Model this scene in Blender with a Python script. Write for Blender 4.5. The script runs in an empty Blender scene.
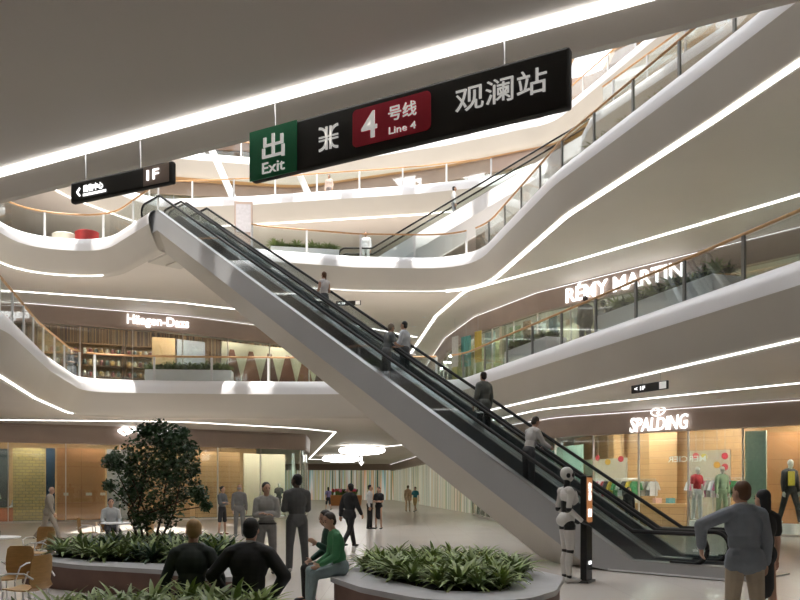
import bpy, bmesh, math, random
from mathutils import Vector, Matrix
random.seed(7)
R = math.radians
scn = bpy.context.scene
col = scn.collection

# ---------------------------------------------------------------- camera, sky, sun, exposure
cam_d = bpy.data.cameras.new('camera')
cam_d.lens = 36.0
cam_d.sensor_width = 36.0
cam_d.shift_y = 187 / 800
cam_d.clip_end = 400
cam = bpy.data.objects.new('camera', cam_d)
col.objects.link(cam)
cam.location = (0, 0, 1.7)
cam.rotation_euler = (R(90), 0, 0)
scn.camera = cam

world = bpy.data.worlds.new('sky')
scn.world = world
world.use_nodes = True
wn = world.node_tree.nodes
wn['Background'].inputs[0].default_value = (0.93, 0.96, 1.0, 1)
wn['Background'].inputs[1].default_value = 1.0

sun_d = bpy.data.lights.new('sun', 'SUN')
sun_d.energy = 3.2
sun_d.angle = R(0.8)
sun_d.color = (1.0, 0.95, 0.88)
sun = bpy.data.objects.new('sun', sun_d)
col.objects.link(sun)
sun.location = (0, -20, 60)
sun.rotation_euler = Vector((-0.04, 0.31, -0.95)).to_track_quat('-Z', 'Y').to_euler()

vs = scn.view_settings
vs.view_transform = 'Standard'
vs.look = 'None'
vs.gamma = 1
vs.use_curve_mapping = False
vs.exposure = 1.6
scn.cycles.transparent_max_bounces = 24
scn.cycles.sample_clamp_indirect = 6.0

# ---------------------------------------------------------------- materials
def mat(name, c, rough=0.5, metal=0.0, emit=0.0, spec=0.5, noise=0.0, nscale=4.0, stretch=(1, 1, 1)):
    m = bpy.data.materials.new(name)
    m.use_nodes = True
    nt = m.node_tree
    b = nt.nodes['Principled BSDF']
    b.inputs['Base Color'].default_value = (*c, 1)
    b.inputs['Roughness'].default_value = rough
    b.inputs['Metallic'].default_value = metal
    b.inputs['Specular IOR Level'].default_value = spec
    if emit:
        b.inputs['Emission Color'].default_value = (*c, 1)
        b.inputs['Emission Strength'].default_value = emit
    if noise:
        tc = nt.nodes.new('ShaderNodeTexCoord')
        mp = nt.nodes.new('ShaderNodeMapping')
        mp.inputs['Scale'].default_value = stretch
        nz = nt.nodes.new('ShaderNodeTexNoise')
        nz.inputs['Scale'].default_value = nscale
        nz.inputs['Detail'].default_value = 4
        rp = nt.nodes.new('ShaderNodeValToRGB')
        rp.color_ramp.elements[0].position = 0.3
        rp.color_ramp.elements[1].position = 0.7
        rp.color_ramp.elements[0].color = (*[x * (1 - noise) for x in c], 1)
        rp.color_ramp.elements[1].color = (*[min(1, x * (1 + noise)) for x in c], 1)
        nt.links.new(tc.outputs['Object'], mp.inputs[0])
        nt.links.new(mp.outputs[0], nz.inputs['Vector'])
        nt.links.new(nz.outputs[0], rp.inputs[0])
        nt.links.new(rp.outputs[0], b.inputs['Base Color'])
    return m


def glass_mat(name, tint, gloss=0.10):
    m = bpy.data.materials.new(name)
    m.use_nodes = True
    nt = m.node_tree
    nt.nodes.remove(nt.nodes['Principled BSDF'])
    out = nt.nodes['Material Output']
    tr = nt.nodes.new('ShaderNodeBsdfTransparent')
    tr.inputs[0].default_value = (*tint, 1)
    gl = nt.nodes.new('ShaderNodeBsdfGlossy')
    gl.inputs['Roughness'].default_value = 0.02
    lw = nt.nodes.new('ShaderNodeLayerWeight')
    lw.inputs[0].default_value = 0.25
    mu = nt.nodes.new('ShaderNodeMath')
    mu.operation = 'MULTIPLY_ADD'
    mu.inputs[1].default_value = 0.35
    mu.inputs[2].default_value = gloss * 0.5
    mx = nt.nodes.new('ShaderNodeMixShader')
    nt.links.new(lw.outputs['Fresnel'], mu.inputs[0])
    nt.links.new(mu.outputs[0], mx.inputs[0])
    nt.links.new(tr.outputs[0], mx.inputs[1])
    nt.links.new(gl.outputs[0], mx.inputs[2])
    nt.links.new(mx.outputs[0], out.inputs[0])
    return m


def brick_mat(name, c1, c2, mortar, scale=1.0, w=1.2, h=1.2, msize=0.006, rough=0.3, offset=0.0, axis='XY', noise=0.06):
    m = mat(name, c1, rough)
    nt = m.node_tree
    b = nt.nodes['Principled BSDF']
    tc = nt.nodes.new('ShaderNodeTexCoord')
    br = nt.nodes.new('ShaderNodeTexBrick')
    br.offset = offset
    br.inputs['Color1'].default_value = (*c1, 1)
    br.inputs['Color2'].default_value = (*c2, 1)
    br.inputs['Mortar'].default_value = (*mortar, 1)
    br.inputs['Scale'].default_value = scale
    br.inputs['Mortar Size'].default_value = msize
    br.inputs['Brick Width'].default_value = w
    br.inputs['Row Height'].default_value = h
    if axis == 'XZ':
        sp = nt.nodes.new('ShaderNodeSeparateXYZ')
        cb = nt.nodes.new('ShaderNodeCombineXYZ')
        nt.links.new(tc.outputs['Object'], sp.inputs[0])
        ad = nt.nodes.new('ShaderNodeMath')
        ad.operation = 'SUBTRACT'
        nt.links.new(sp.outputs[0], ad.inputs[0])
        nt.links.new(sp.outputs[1], ad.inputs[1])
        nt.links.new(ad.outputs[0], cb.inputs[0])
        nt.links.new(sp.outputs[2], cb.inputs[1])
        nt.links.new(cb.outputs[0], br.inputs[0])
    else:
        nt.links.new(tc.outputs['Object'], br.inputs[0])
    nt.links.new(br.outputs[0], b.inputs['Base Color'])
    return m


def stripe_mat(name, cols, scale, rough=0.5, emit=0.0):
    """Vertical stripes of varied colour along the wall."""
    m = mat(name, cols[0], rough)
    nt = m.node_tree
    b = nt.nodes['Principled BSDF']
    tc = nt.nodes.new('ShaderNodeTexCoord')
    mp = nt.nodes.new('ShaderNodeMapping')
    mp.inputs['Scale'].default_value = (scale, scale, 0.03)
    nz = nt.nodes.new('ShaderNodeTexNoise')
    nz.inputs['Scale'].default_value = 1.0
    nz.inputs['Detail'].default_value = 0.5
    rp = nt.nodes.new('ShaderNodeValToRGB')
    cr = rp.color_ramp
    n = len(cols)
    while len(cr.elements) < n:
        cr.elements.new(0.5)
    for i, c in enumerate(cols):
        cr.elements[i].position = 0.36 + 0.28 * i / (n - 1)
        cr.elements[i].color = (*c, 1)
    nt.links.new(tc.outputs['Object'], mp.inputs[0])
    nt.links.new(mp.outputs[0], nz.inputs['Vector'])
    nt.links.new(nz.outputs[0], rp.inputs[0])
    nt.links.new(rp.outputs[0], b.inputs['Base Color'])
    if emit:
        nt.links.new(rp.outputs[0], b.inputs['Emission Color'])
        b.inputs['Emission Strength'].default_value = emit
    return m


_mc = {}
def pm(c, rough=0.7, metal=0.0):
    """plain coloured paint / cloth, cached, with a faint mottling"""
    k = (tuple(round(x, 3) for x in c), rough, metal)
    if k not in _mc:
        _mc[k] = mat('colour', c, rough, metal, noise=0.08, nscale=9)
    return _mc[k]


M = dict(
    floor=brick_mat('polished_floor', (0.67, 0.62, 0.565), (0.69, 0.64, 0.585), (0.54, 0.50, 0.455), 1.0, 1.2, 1.2, 0.004, 0.22),
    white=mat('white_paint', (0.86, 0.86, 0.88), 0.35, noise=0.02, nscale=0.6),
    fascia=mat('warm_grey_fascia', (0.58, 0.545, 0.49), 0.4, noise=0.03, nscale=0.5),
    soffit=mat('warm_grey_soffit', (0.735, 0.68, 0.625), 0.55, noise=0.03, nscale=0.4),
    tansoff=mat('tan_soffit', (0.47, 0.28, 0.13), 0.55, noise=0.05, nscale=0.4),
    brown=mat('brown_cladding', (0.37, 0.285, 0.24), 0.45, noise=0.07, nscale=0.8),
    led=mat('led_white', (1.0, 0.98, 0.95), 0.5, emit=1.2),
    sign_w=mat('sign_white', (1, 1, 1), 0.5, emit=0.65),
    led_dim=mat('led_dim', (1, 1, 1), 0.5, emit=0.6),
    clad=mat('escalator_cladding', (0.42, 0.425, 0.435), 0.35, 0.1, noise=0.03, nscale=0.7),
    esc_glass=glass_mat('escalator_glass', (0.90, 0.93, 0.93), 0.06),
    sign_flat=mat('sign_print_white', (0.92, 0.90, 0.86), 0.6, emit=0.12),  # slight glow added to lift the print in the dim
    black=mat('satin_black', (0.018, 0.018, 0.018), 0.4, noise=0.1),
    signb=mat('sign_black', (0.030, 0.028, 0.026), 0.55, noise=0.05),
    green=mat('sign_green', (0.02, 0.27, 0.115), 0.5),
    red=mat('sign_red', (0.78, 0.04, 0.085), 0.5),
    steel=mat('brushed_steel', (0.45, 0.45, 0.45), 0.3, 0.9, noise=0.05, nscale=20),
    dsteel=mat('dark_metal', (0.10, 0.105, 0.105), 0.35, 0.6, noise=0.05, nscale=12),
    skirt=mat('skirt_metal', (0.17, 0.175, 0.18), 0.3, 0.5, noise=0.05, nscale=12),
    post=mat('grey_post', (0.22, 0.22, 0.21), 0.4, 0.4, noise=0.04),
    wood=mat('oak_handrail', (0.56, 0.32, 0.14), 0.45, noise=0.2, nscale=6, stretch=(1, 1, 4)),
    rubber=mat('black_rubber', (0.012, 0.012, 0.012), 0.6, spec=.3, noise=0.05),
    glass=glass_mat('clear_glass', (0.93, 0.96, 0.95), 0.06),
    store_glass=glass_mat('store_glass', (0.88, 0.94, 0.92), 0.10),
    smoke=glass_mat('smoked_glass', (0.62, 0.66, 0.68), 0.12),
    mull=mat('mullion_metal', (0.6, 0.57, 0.52), 0.4, 0.3, noise=0.04),
    panelw=brick_mat('wood_planks', (0.52, 0.31, 0.145), (0.46, 0.26, 0.115), (0.30, 0.16, 0.07), 1.0, 2.4, 0.28, 0.01, 0.5, 0.5, 'XZ'),
    orangew=brick_mat('orange_wood', (0.50, 0.23, 0.095), (0.46, 0.21, 0.085), (0.34, 0.14, 0.055), 1.0, 1.5, 0.9, 0.012, 0.4, 0.0, 'XZ'),
    gold=brick_mat('gold_mosaic', (0.46, 0.33, 0.12), (0.36, 0.27, 0.12), (0.24, 0.18, 0.09), 1.0, 0.3, 0.15, 0.02, 0.4, 0.5, 'XZ'),
    tan=mat('tan_wall', (0.60, 0.38, 0.19), 0.6, noise=0.08, nscale=1.0),
    cream=mat('cream_wall', (0.72, 0.64, 0.47), 0.6, noise=0.06, nscale=1.0),
    slat=stripe_mat('wood_slats', [(0.07, 0.035, 0.02), (0.30, 0.16, 0.07), (0.50, 0.32, 0.16), (0.09, 0.06, 0.045), (0.2, 0.1, 0.04)], 6),
    strips=stripe_mat('coloured_fins', [(0.04, 0.08, 0.06), (0.55, 0.45, 0.25), (0.06, 0.25, 0.13), (0.55, 0.25, 0.10), (0.6, 0.58, 0.52), (0.10, 0.28, 0.27), (0.35, 0.17, 0.06), (0.5, 0.54, 0.48)], 3.2, 0.35, 0.18),  # emission added to brighten the dark corridor walls
    greenish=stripe_mat('boutique_wall', [(0.6, 0.48, 0.28), (0.55, 0.6, 0.5), (0.33, 0.4, 0.36), (0.75, 0.68, 0.52), (0.5, 0.3, 0.18)], 0.9, .5, .10),  # faint emission added to lift the boutique interior
    stone=mat('grey_stone', (0.42, 0.42, 0.43), 0.45, noise=0.05, nscale=6),
    terracotta=mat('terracotta', (0.20, 0.115, 0.09), 0.6, noise=0.1, nscale=3),
    soil=mat('soil', (0.02, 0.016, 0.012), 0.9, noise=0.3, nscale=20),
    leaf=mat('leaf_green', (0.26, 0.34, 0.12), 0.5, noise=0.35, nscale=5),
    leafd=mat('leaf_dark', (0.032, 0.07, 0.028), 0.5, noise=0.4, nscale=3),
    leafy=mat('leaf_yellow_green', (0.26, 0.34, 0.09), 0.5, noise=0.3, nscale=5),
    bark=mat('bark', (0.06, 0.045, 0.03), 0.8, noise=0.3, nscale=10),
    ply=mat('bent_plywood', (0.42, 0.24, 0.08), 0.4, noise=0.12, nscale=8, stretch=(1, 1, 5)),
    wmetal=mat('white_metal', (0.7, 0.7, 0.7), 0.35, 0.1),
    lamp=mat('lamp_glow', (1.0, 0.95, 0.88), 0.5, emit=27.0),
    fill_downlight=mat('fill_downlight_glow', (1.0, 0.95, 0.88), 0.5, emit=190.0),
    roof_fill=mat('roof_fill_glow', (0.95, 0.98, 1.0), 0.5, emit=5.0),
    lampu=mat('lamp_glow_upper', (1.0, 0.9, 0.78), 0.5, emit=5.0),
    lampc=mat('lamp_glow_cool', (0.95, 1.0, 0.97), 0.5, emit=27.0),
)
SKIN = pm((0.50, 0.30, 0.21), 0.55)
SKIND = pm((0.05, 0.03, 0.022), 0.5)
EYE = mat('eye_dark', (0.02, 0.015, 0.012), 0.2)

# ---------------------------------------------------------------- object helpers
def tag(o, label=None, cat=None, group=None, kind=None):
    if label: o['label'] = label
    if cat: o['category'] = cat
    if group: o['group'] = group
    if kind: o['kind'] = kind
    return o


def thing(name, label, cat, loc=(0, 0, 0), rz=0.0, group=None, kind=None):
    o = bpy.data.objects.new(name, None)
    o.empty_display_size = 0.2
    col.objects.link(o)
    o.location = loc
    o.rotation_euler = (0, 0, rz)
    return tag(o, label, cat, group, kind)


class MB:
    def __init__(s):
        s.v = []; s.f = []

    def add(s, vs_, fs):
        k = len(s.v)
        s.v += [tuple(p) for p in vs_]
        s.f += [tuple(i + k for i in f) for f in fs]
        return s

    def box(s, c, d, rz=0.0):
        cs, sn = math.cos(rz), math.sin(rz)
        vs_ = []
        for z in (-.5, .5):
            for y in (-.5, .5):
                for x in (-.5, .5):
                    a, b = x * d[0], y * d[1]
                    vs_.append((c[0] + a * cs - b * sn, c[1] + a * sn + b * cs, c[2] + z * d[2]))
        return s.add(vs_, [(0, 2, 3, 1), (4, 5, 7, 6), (0, 1, 5, 4), (2, 6, 7, 3), (0, 4, 6, 2), (1, 3, 7, 5)])

    def bar(s, a, b, w, h, up=(0, 0, 1)):
        a, b = Vector(a), Vector(b)
        d = (b - a).normalized()
        x = d.cross(Vector(up))
        if x.length < 1e-4: x = Vector((1, 0, 0))
        x.normalize()
        u = x.cross(d)
        vs_ = []
        for p in (a, b):
            for i, j in ((-.5, -.5), (.5, -.5), (.5, .5), (-.5, .5)):
                vs_.append(p + x * i * w + u * j * h)
        return s.add(vs_, [(0, 1, 2, 3), (7, 6, 5, 4), (0, 4, 5, 1), (1, 5, 6, 2), (2, 6, 7, 3), (3, 7, 4, 0)])

    def tube(s, pts, r, n=8, closed=False):
        P = [Vector(p) for p in pts]
        m = len(P)
        vs_, fs = [], []
        rr = r if isinstance(r, (list, tuple)) else [r] * m
        ref = Vector((0, 0, 1))
        for i in range(m):
            t = (P[(i + 1) % m] - P[i - 1]) if closed or 0 < i < m - 1 else (P[1] - P[0] if i == 0 else P[-1] - P[-2])
            t.normalize()
            x = t.cross(ref)
            if x.length < 1e-3: x = t.cross(Vector((0, 1, 0)))
            x.normalize()
            if i and x.dot(px) < 0: x = -x
            px = x
            y = t.cross(x)
            for k in range(n):
                a = 2 * math.pi * k / n
                vs_.append(P[i] + (x * math.cos(a) + y * math.sin(a)) * rr[i])
        for i in range(m if closed else m - 1):
            j = (i + 1) % m
            for k in range(n):
                l = (k + 1) % n
                fs.append((i * n + k, i * n + l, j * n + l, j * n + k))
        if not closed:
            fs += [tuple(range(n - 1, -1, -1)), tuple((m - 1) * n + k for k in range(n))]
        return s.add(vs_, fs)

    def cap(s, a, b, ra, rb, n=10, flat=None):
        """tapered capsule; flat = (direction, factor) squeezes the section along a direction"""
        a, b = Vector(a), Vector(b)
        d = b - a
        if d.length < 1e-6: d = Vector((0, 0, 1e-5))
        t = d.normalized()
        x = t.cross(Vector((0, 1, 0)) if abs(t.y) < 0.9 else Vector((1, 0, 0))).normalized()
        y = t.cross(x)
        rings = [(a, ra, -80), (a, ra, -45), (a, ra, 0), (b, rb, 0), (b, rb, 45), (b, rb, 80)]
        vs_, fs = [], []
        for c, r, la in rings:
            for k in range(n):
                an = 2 * math.pi * k / n
                o = (x * math.cos(an) + y * math.sin(an)) * r * math.cos(R(la)) + t * r * math.sin(R(la))
                if flat:
                    f = Vector(flat[0])
                    o -= f * o.dot(f) * (1 - flat[1])
                vs_.append(c + o)
        for i in range(5):
            for k in range(n):
                l = (k + 1) % n
                fs.append((i * n + k, i * n + l, (i + 1) * n + l, (i + 1) * n + k))
        fs += [tuple(range(n - 1, -1, -1)), tuple(5 * n + k for k in range(n))]
        return s.add(vs_, fs)

    def ell(s, c, r, m=None, n=14, q=9):
        c = Vector(c)
        vs_, fs = [], []
        for i in range(1, q):
            th = math.pi * i / q
            for k in range(n):
                an = 2 * math.pi * k / n
                p = Vector((r[0] * math.sin(th) * math.cos(an), r[1] * math.sin(th) * math.sin(an), r[2] * math.cos(th)))
                vs_.append(c + (m @ p if m else p))
        for i in range(q - 2):
            for k in range(n):
                l = (k + 1) % n
                fs.append((i * n + k, (i + 1) * n + k, (i + 1) * n + l, i * n + l))
        fs += [tuple(range(n)), tuple((q - 2) * n + k for k in range(n - 1, -1, -1))]
        return s.add(vs_, fs)

    def prism(s, poly, z0, z1):
        n = len(poly)
        vs_ = [(p[0], p[1], z0) for p in poly] + [(p[0], p[1], z1) for p in poly]
        fs = [tuple(range(n - 1, -1, -1)), tuple(range(n, 2 * n))]
        fs += [(i, (i + 1) % n, n + (i + 1) % n, n + i) for i in range(n)]
        return s.add(vs_, fs)

    def lathe(s, prof, n=20, c=(0, 0, 0)):
        vs_, fs = [], []
        for r, z in prof:
            for k in range(n):
                a = 2 * math.pi * k / n
                vs_.append((c[0] + r * math.cos(a), c[1] + r * math.sin(a), c[2] + z))
        m = len(prof)
        for i in range(m - 1):
            for k in range(n):
                l = (k + 1) % n
                fs.append((i * n + k, i * n + l, (i + 1) * n + l, (i + 1) * n + k))
        fs += [tuple(range(n - 1, -1, -1)), tuple((m - 1) * n + k for k in range(n))]
        return s.add(vs_, fs)

    def sweep(s, loop, prof, closed=True, shut=False):
        """carry a profile of (u, z) along a plan polyline; u grows to the polyline's left"""
        N = normals(loop, closed)
        m, n = len(loop), len(prof)
        vs_, fs = [], []
        for p, q in zip(loop, N):
            for u, z in prof:
                vs_.append((p[0] + q[0] * u, p[1] + q[1] * u, z))
        for i in range(m if closed else m - 1):
            j = (i + 1) % m
            for k in range(n if shut else n - 1):
                l = (k + 1) % n
                fs.append((i * n + k, j * n + k, j * n + l, i * n + l))
        if shut and not closed:
            fs += [tuple(range(n)), tuple((m - 1) * n + k for k in range(n - 1, -1, -1))]
        return s.add(vs_, fs)

    def move(s, loc=(0, 0, 0), rz=0.0, k=1.0):
        cs, sn = math.cos(rz), math.sin(rz)
        s.v = [(loc[0] + k * (x * cs - y * sn), loc[1] + k * (x * sn + y * cs), loc[2] + k * z) for x, y, z in s.v]
        return s

    def build(s, name, material, parent=None, smooth=False, world=False, keep=False):
        """world: vertices are world coordinates and the parent has no rotation"""
        vs_ = s.v
        loc = Vector((0, 0, 0))
        if parent is None and not keep and vs_:
            xs, ys, zs = zip(*vs_)
            loc = Vector(((min(xs) + max(xs)) / 2, (min(ys) + max(ys)) / 2, min(zs)))
            vs_ = [(x - loc.x, y - loc.y, z - loc.z) for x, y, z in vs_]
        elif parent is not None and world:
            l = parent.location
            vs_ = [(x - l.x, y - l.y, z - l.z) for x, y, z in vs_]
        me = bpy.data.meshes.new(name)
        me.from_pydata(vs_, [], s.f)
        me.materials.append(material)
        bm = bmesh.new(); bm.from_mesh(me)
        bmesh.ops.recalc_face_normals(bm, faces=bm.faces)
        bm.to_mesh(me); bm.free()
        if smooth:
            me.polygons.foreach_set('use_smooth', [True] * len(me.polygons))
            if smooth != 'all':
                me.set_sharp_from_angle(angle=R(40))
        o = bpy.data.objects.new(name, me)
        o.location = loc
        col.objects.link(o)
        if parent is not None: o.parent = parent
        return o


def bevel(o, w, seg=2):
    md = o.modifiers.new('bevel', 'BEVEL')
    md.width = w; md.segments = seg; md.limit_method = 'ANGLE'
    return o


def normals(loop, closed):
    N = []
    m = len(loop)
    for i in range(m):
        ds = []
        if closed or i > 0:
            a, b = loop[i - 1], loop[i]
            ds.append(Vector((b[0] - a[0], b[1] - a[1])).normalized())
        if closed or i < m - 1:
            a, b = loop[i], loop[(i + 1) % m]
            ds.append(Vector((b[0] - a[0], b[1] - a[1])).normalized())
        ns = [Vector((-d.y, d.x)) for d in ds]
        v = sum(ns, Vector((0, 0)))
        v.normalize()
        c = max(0.5, v.dot(ns[0]))
        N.append(v / c)
    return N


def offset(loop, u, closed=False):
    return [(p[0] + q.x * u, p[1] + q.y * u) for p, q in zip(loop, normals(loop, closed))]


def rounded(pts, closed=True, seg=8):
    """pts of (x, y[, r]): corners rounded with radius r"""
    out = []
    m = len(pts)
    for i in range(m):
        p = pts[i]
        r = p[2] if len(p) > 2 else 0
        P = Vector(p[:2])
        if not r or (not closed and i in (0, m - 1)):
            out.append((P.x, P.y)); continue
        A, B = Vector(pts[i - 1][:2]), Vector(pts[(i + 1) % m][:2])
        da, db = (A - P), (B - P)
        la, lb = da.length, db.length
        da.normalize(); db.normalize()
        ang = da.angle(db)
        t = min(r / math.tan(ang / 2), la * 0.48, lb * 0.48)
        p0, p1 = P + da * t, P + db * t
        for k in range(seg + 1):
            s_ = k / seg
            q = p0 * (1 - s_) ** 2 + P * 2 * s_ * (1 - s_) + p1 * s_ ** 2
            out.append((q.x, q.y))
    return out


def resample(pts, step, closed=False):
    P = [Vector(p) for p in pts] + ([Vector(pts[0])] if closed else [])
    L = [0]
    for a, b in zip(P, P[1:]): L.append(L[-1] + (b - a).length)
    n = max(1, round(L[-1] / step))
    out = []
    j = 0
    for i in range(n + 1):
        d = L[-1] * i / n
        while j < len(L) - 2 and L[j + 1] < d: j += 1
        s_ = (d - L[j]) / max(1e-9, L[j + 1] - L[j])
        out.append(tuple(P[j].lerp(P[j + 1], min(1, s_))))
    return out[:-1] if closed else out


def hit(poly, px, back=0.0):
    """where the sight line at picture column px meets a plan polyline (offset back to its right)"""
    k = (px - 400) / 800
    poly = offset(poly, -back) if back else poly
    for a, b in zip(poly, poly[1:]):
        fa, fb = a[0] - k * a[1], b[0] - k * b[1]
        if fa * fb <= 0 and fa != fb:
            s_ = fa / (fa - fb)
            return Vector((a[0] + (b[0] - a[0]) * s_, a[1] + (b[1] - a[1]) * s_))
    raise ValueError('no hit %s' % px)


def dup(root, loc, rz=None, label=None, group=None, scale=None):
    r = root.copy(); col.objects.link(r)
    r.location = loc
    if rz is not None: r.rotation_euler = (0, 0, rz)
    if scale: r.scale = (scale,) * 3 if not isinstance(scale, tuple) else scale
    if label: r['label'] = label
    if group: r['group'] = group
    for ch in list(root.children):
        c = ch.copy(); col.objects.link(c); c.parent = r
        for g in list(ch.children):
            d = g.copy(); col.objects.link(d); d.parent = c
    return r


def text(name, body, size, material, parent, loc, rz, bold=0.0, ext=0.01, align='CENTER', shear=0.0, sx=1.0, mirror=False):
    """extruded letters standing upright, facing local -y before the turn rz"""
    c = bpy.data.curves.new(name, 'FONT')
    c.body = body; c.size = size; c.extrude = ext; c.offset = bold; c.shear = shear
    c.align_x = align; c.align_y = 'CENTER'; c.resolution_u = 3
    t = bpy.data.objects.new('tmp', c)
    col.objects.link(t)
    dg = bpy.context.evaluated_depsgraph_get()
    me = bpy.data.meshes.new_from_object(t.evaluated_get(dg))
    bpy.data.objects.remove(t); bpy.data.curves.remove(c)
    k = -1 if mirror else 1
    for v in me.vertices:
        x, y, z = v.co
        v.co = (x * sx * k, -z, y)
    me.materials.clear(); me.materials.append(material)
    me.name = name
    o = bpy.data.objects.new(name, me)
    col.objects.link(o)
    if parent is not None: o.parent = parent
    o.location = loc
    o.rotation_euler = (0, 0, rz)
    return o


def fill_slab(name, outer, holes, z0, z1, material):
    c = bpy.data.curves.new(name, 'CURVE')
    c.dimensions = '2D'; c.fill_mode = 'BOTH'; c.extrude = (z1 - z0) / 2
    for lp in [outer] + holes:
        sp = c.splines.new('POLY')
        sp.points.add(len(lp) - 1)
        for q, p in zip(sp.points, lp): q.co = (p[0], p[1], 0, 1)
        sp.use_cyclic_u = True
    t = bpy.data.objects.new('tmp', c)
    col.objects.link(t)
    me = bpy.data.meshes.new_from_object(t.evaluated_get(bpy.context.evaluated_depsgraph_get()))
    bpy.data.objects.remove(t); bpy.data.curves.remove(c)
    me.materials.clear(); me.materials.append(material)
    me.name = name
    o = bpy.data.objects.new(name, me)
    o.location = (0, 0, (z0 + z1) / 2)
    col.objects.link(o)
    o['kind'] = 'structure'
    return o

# ---------------------------------------------------------------- floors, slabs, edges
OUT = [(-46, -12), (46, -12), (46, 106), (-46, 106)]
V2 = rounded([(-10.0, 11.83, 1), (12, 0.22, 1), (8.1, 16.1, 9), (4.75, 27, 8), (2.4, 34.6, 2.2), (-5, 34.8, 3), (-10, 34.5, 4), (-13.6, 33.9, 2.0), (-12.3, 27.5, 6), (-10.4, 20.7, 5)])
V3o = rounded([(-9.35, 30.55), (-12.6, 34.4, 2.5), (-15.9, 33.6, 4), (-16.3, 22, 3), (-16.3, 7.5, 1), (11, 7.5, 1), (7.55, 19.6, 12), (5.35, 26.6, 9), (3.5, 36.95, 3.4), (-2, 36.7, 3), (-6.9, 35.4, 2), (-7.75, 32.2)], closed=False)
V4 = rounded([(-18, 7.5, 1), (13, 7.5, 1), (12, 28, 4), (8.7, 35.5, 1.5), (8.7, 38.8, 1.2), (5.5, 42.6, 3), (1.1, 43.9, 5), (-8.4, 45.6, 6), (-14.3, 46.2, 3), (-17.2, 41, 4)])
V5 = rounded([(-19, 7.5, 1), (15, 7.5, 1), (14, 36, 5), (9.5, 48.5, 3), (3.2, 51.7, 5), (-7, 55.5, 6), (-19, 53, 3)])
VR = [(-19, 19.5), (-4.5, 19.5), (-4.5, 27), (14, 27), (14, 58), (-19, 58)]  # roof opening, out of view, shaped to place the sun patches

fl = MB().box((0, 47, -0.1), (92, 118, 0.2)).build('floor', M['floor'], keep=True)
tag(fl, kind='structure')


def rim(n, h, loop, closed=True, led=True, where=''):
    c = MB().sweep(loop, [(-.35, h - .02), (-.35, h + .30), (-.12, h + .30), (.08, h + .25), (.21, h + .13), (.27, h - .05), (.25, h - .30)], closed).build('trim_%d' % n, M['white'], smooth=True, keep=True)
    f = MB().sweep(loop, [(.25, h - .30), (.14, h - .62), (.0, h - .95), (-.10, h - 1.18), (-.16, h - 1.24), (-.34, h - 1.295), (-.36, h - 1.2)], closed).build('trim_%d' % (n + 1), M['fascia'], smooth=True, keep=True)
    tag(c, kind='structure'); tag(f, kind='structure')


def light_strip(label, pts, z, w=.12, hgt=.05, closed=False, group=None, m='led'):
    o = MB().sweep(pts, [(-w / 2, z), (w / 2, z), (w / 2, z + hgt), (-w / 2, z + hgt)], closed, shut=True).build('light_strip', M[m])
    return tag(o, label, 'light strip', group)


hole = lambda lp: offset(lp, -.34, True)
for nm, h, lp in (('slab_level_two', 6, V2), ('slab_level_four', 18, V4), ('slab_level_five', 24, V5)):
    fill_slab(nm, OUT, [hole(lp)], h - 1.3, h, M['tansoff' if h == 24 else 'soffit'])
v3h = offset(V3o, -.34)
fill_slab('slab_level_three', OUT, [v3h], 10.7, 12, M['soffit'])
fill_slab('roof', OUT, [VR], 30, 30.6, M['tansoff'])
rim(1, 6, V2); rim(3, 12, V3o, False); rim(5, 18, V4); rim(7, 24, V5)
for i, x in enumerate([-16, -12.6, -9.2, -5.8, -2.4, 1, 4.4, 7.8, 11.2]):  # beams out of view, laid across the opening to streak the sun
    o = MB().box((x, 38.75, 30.5), (.7, 38.5, 1.0)).build('beam', M['white'])
    tag(o, kind='structure')
for y in (31, 39, 47):
    o = MB().box((-2.5, y, 30.6), (33, .5, .8)).build('beam', M['white'])
    tag(o, kind='structure')
for nm, c, d in (('wall_left', (-46.1, 47, 15), (.2, 118, 30)), ('wall_right', (46.1, 47, 15), (.2, 118, 30)), ('wall_back', (0, 106.1, 15), (92, .2, 30)), ('wall_front', (0, -12.1, 15), (92, .2, 30))):
    tag(MB().box(c, d).build(nm, M['cream'], keep=True), kind='structure')


def sub(loop, a, b, closed=True):
    """the stretch of a loop from nearest a to nearest b, in loop order"""
    ia = min(range(len(loop)), key=lambda i: (loop[i][0] - a[0]) ** 2 + (loop[i][1] - a[1]) ** 2)
    ib = min(range(len(loop)), key=lambda i: (loop[i][0] - b[0]) ** 2 + (loop[i][1] - b[1]) ** 2)
    if ib > ia: return loop[ia:ib + 1]
    return loop[ia:] + loop[:ib + 1]


# light strips: edge of each gallery and lines let into the soffits
L2R_E = sub(V2, (11, 4), (2.4, 34.0))
L2L_E = sub(V2, (-12.9, 33), (-10.2, 14))
L3R_E = sub(V3o, (9.9, 10), (2.2, 36.9))
L3F_E = sub(V3o, (2.2, 36.9), (-7, 34.6))
L3L_E = sub(V3o, (-9.9, 31.2), (-16.3, 12))
light_strip('thin light line along bottom edge of second floor gallery with planters', offset(L2R_E, -.2), 4.71, .05, .04)
light_strip('thin curved light line under gallery edge beside green planter at second floor corner', offset(L2L_E, -.2), 4.71, .07, .04)
light_strip('wide bright light line under third floor gallery edge sweeping down from ceiling', offset(L3R_E, -.2), 10.70, .16, .05)
light_strip('faint light line under third floor gallery edge behind escalator', offset(L3F_E, -.16), 10.73, .03, .02, m='led_dim')
light_strip('thin light line under third floor gallery edge with red armchairs', offset(sub(V3o, (-12.6, 34.3), (-16.3, 12)), -.16), 10.72, .05, .04)
light_strip('light line under the fourth floor gallery edge', offset(sub(V4, (5.5, 42.4), (-17, 40)), -.2), 16.69, .07, .04)
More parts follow.
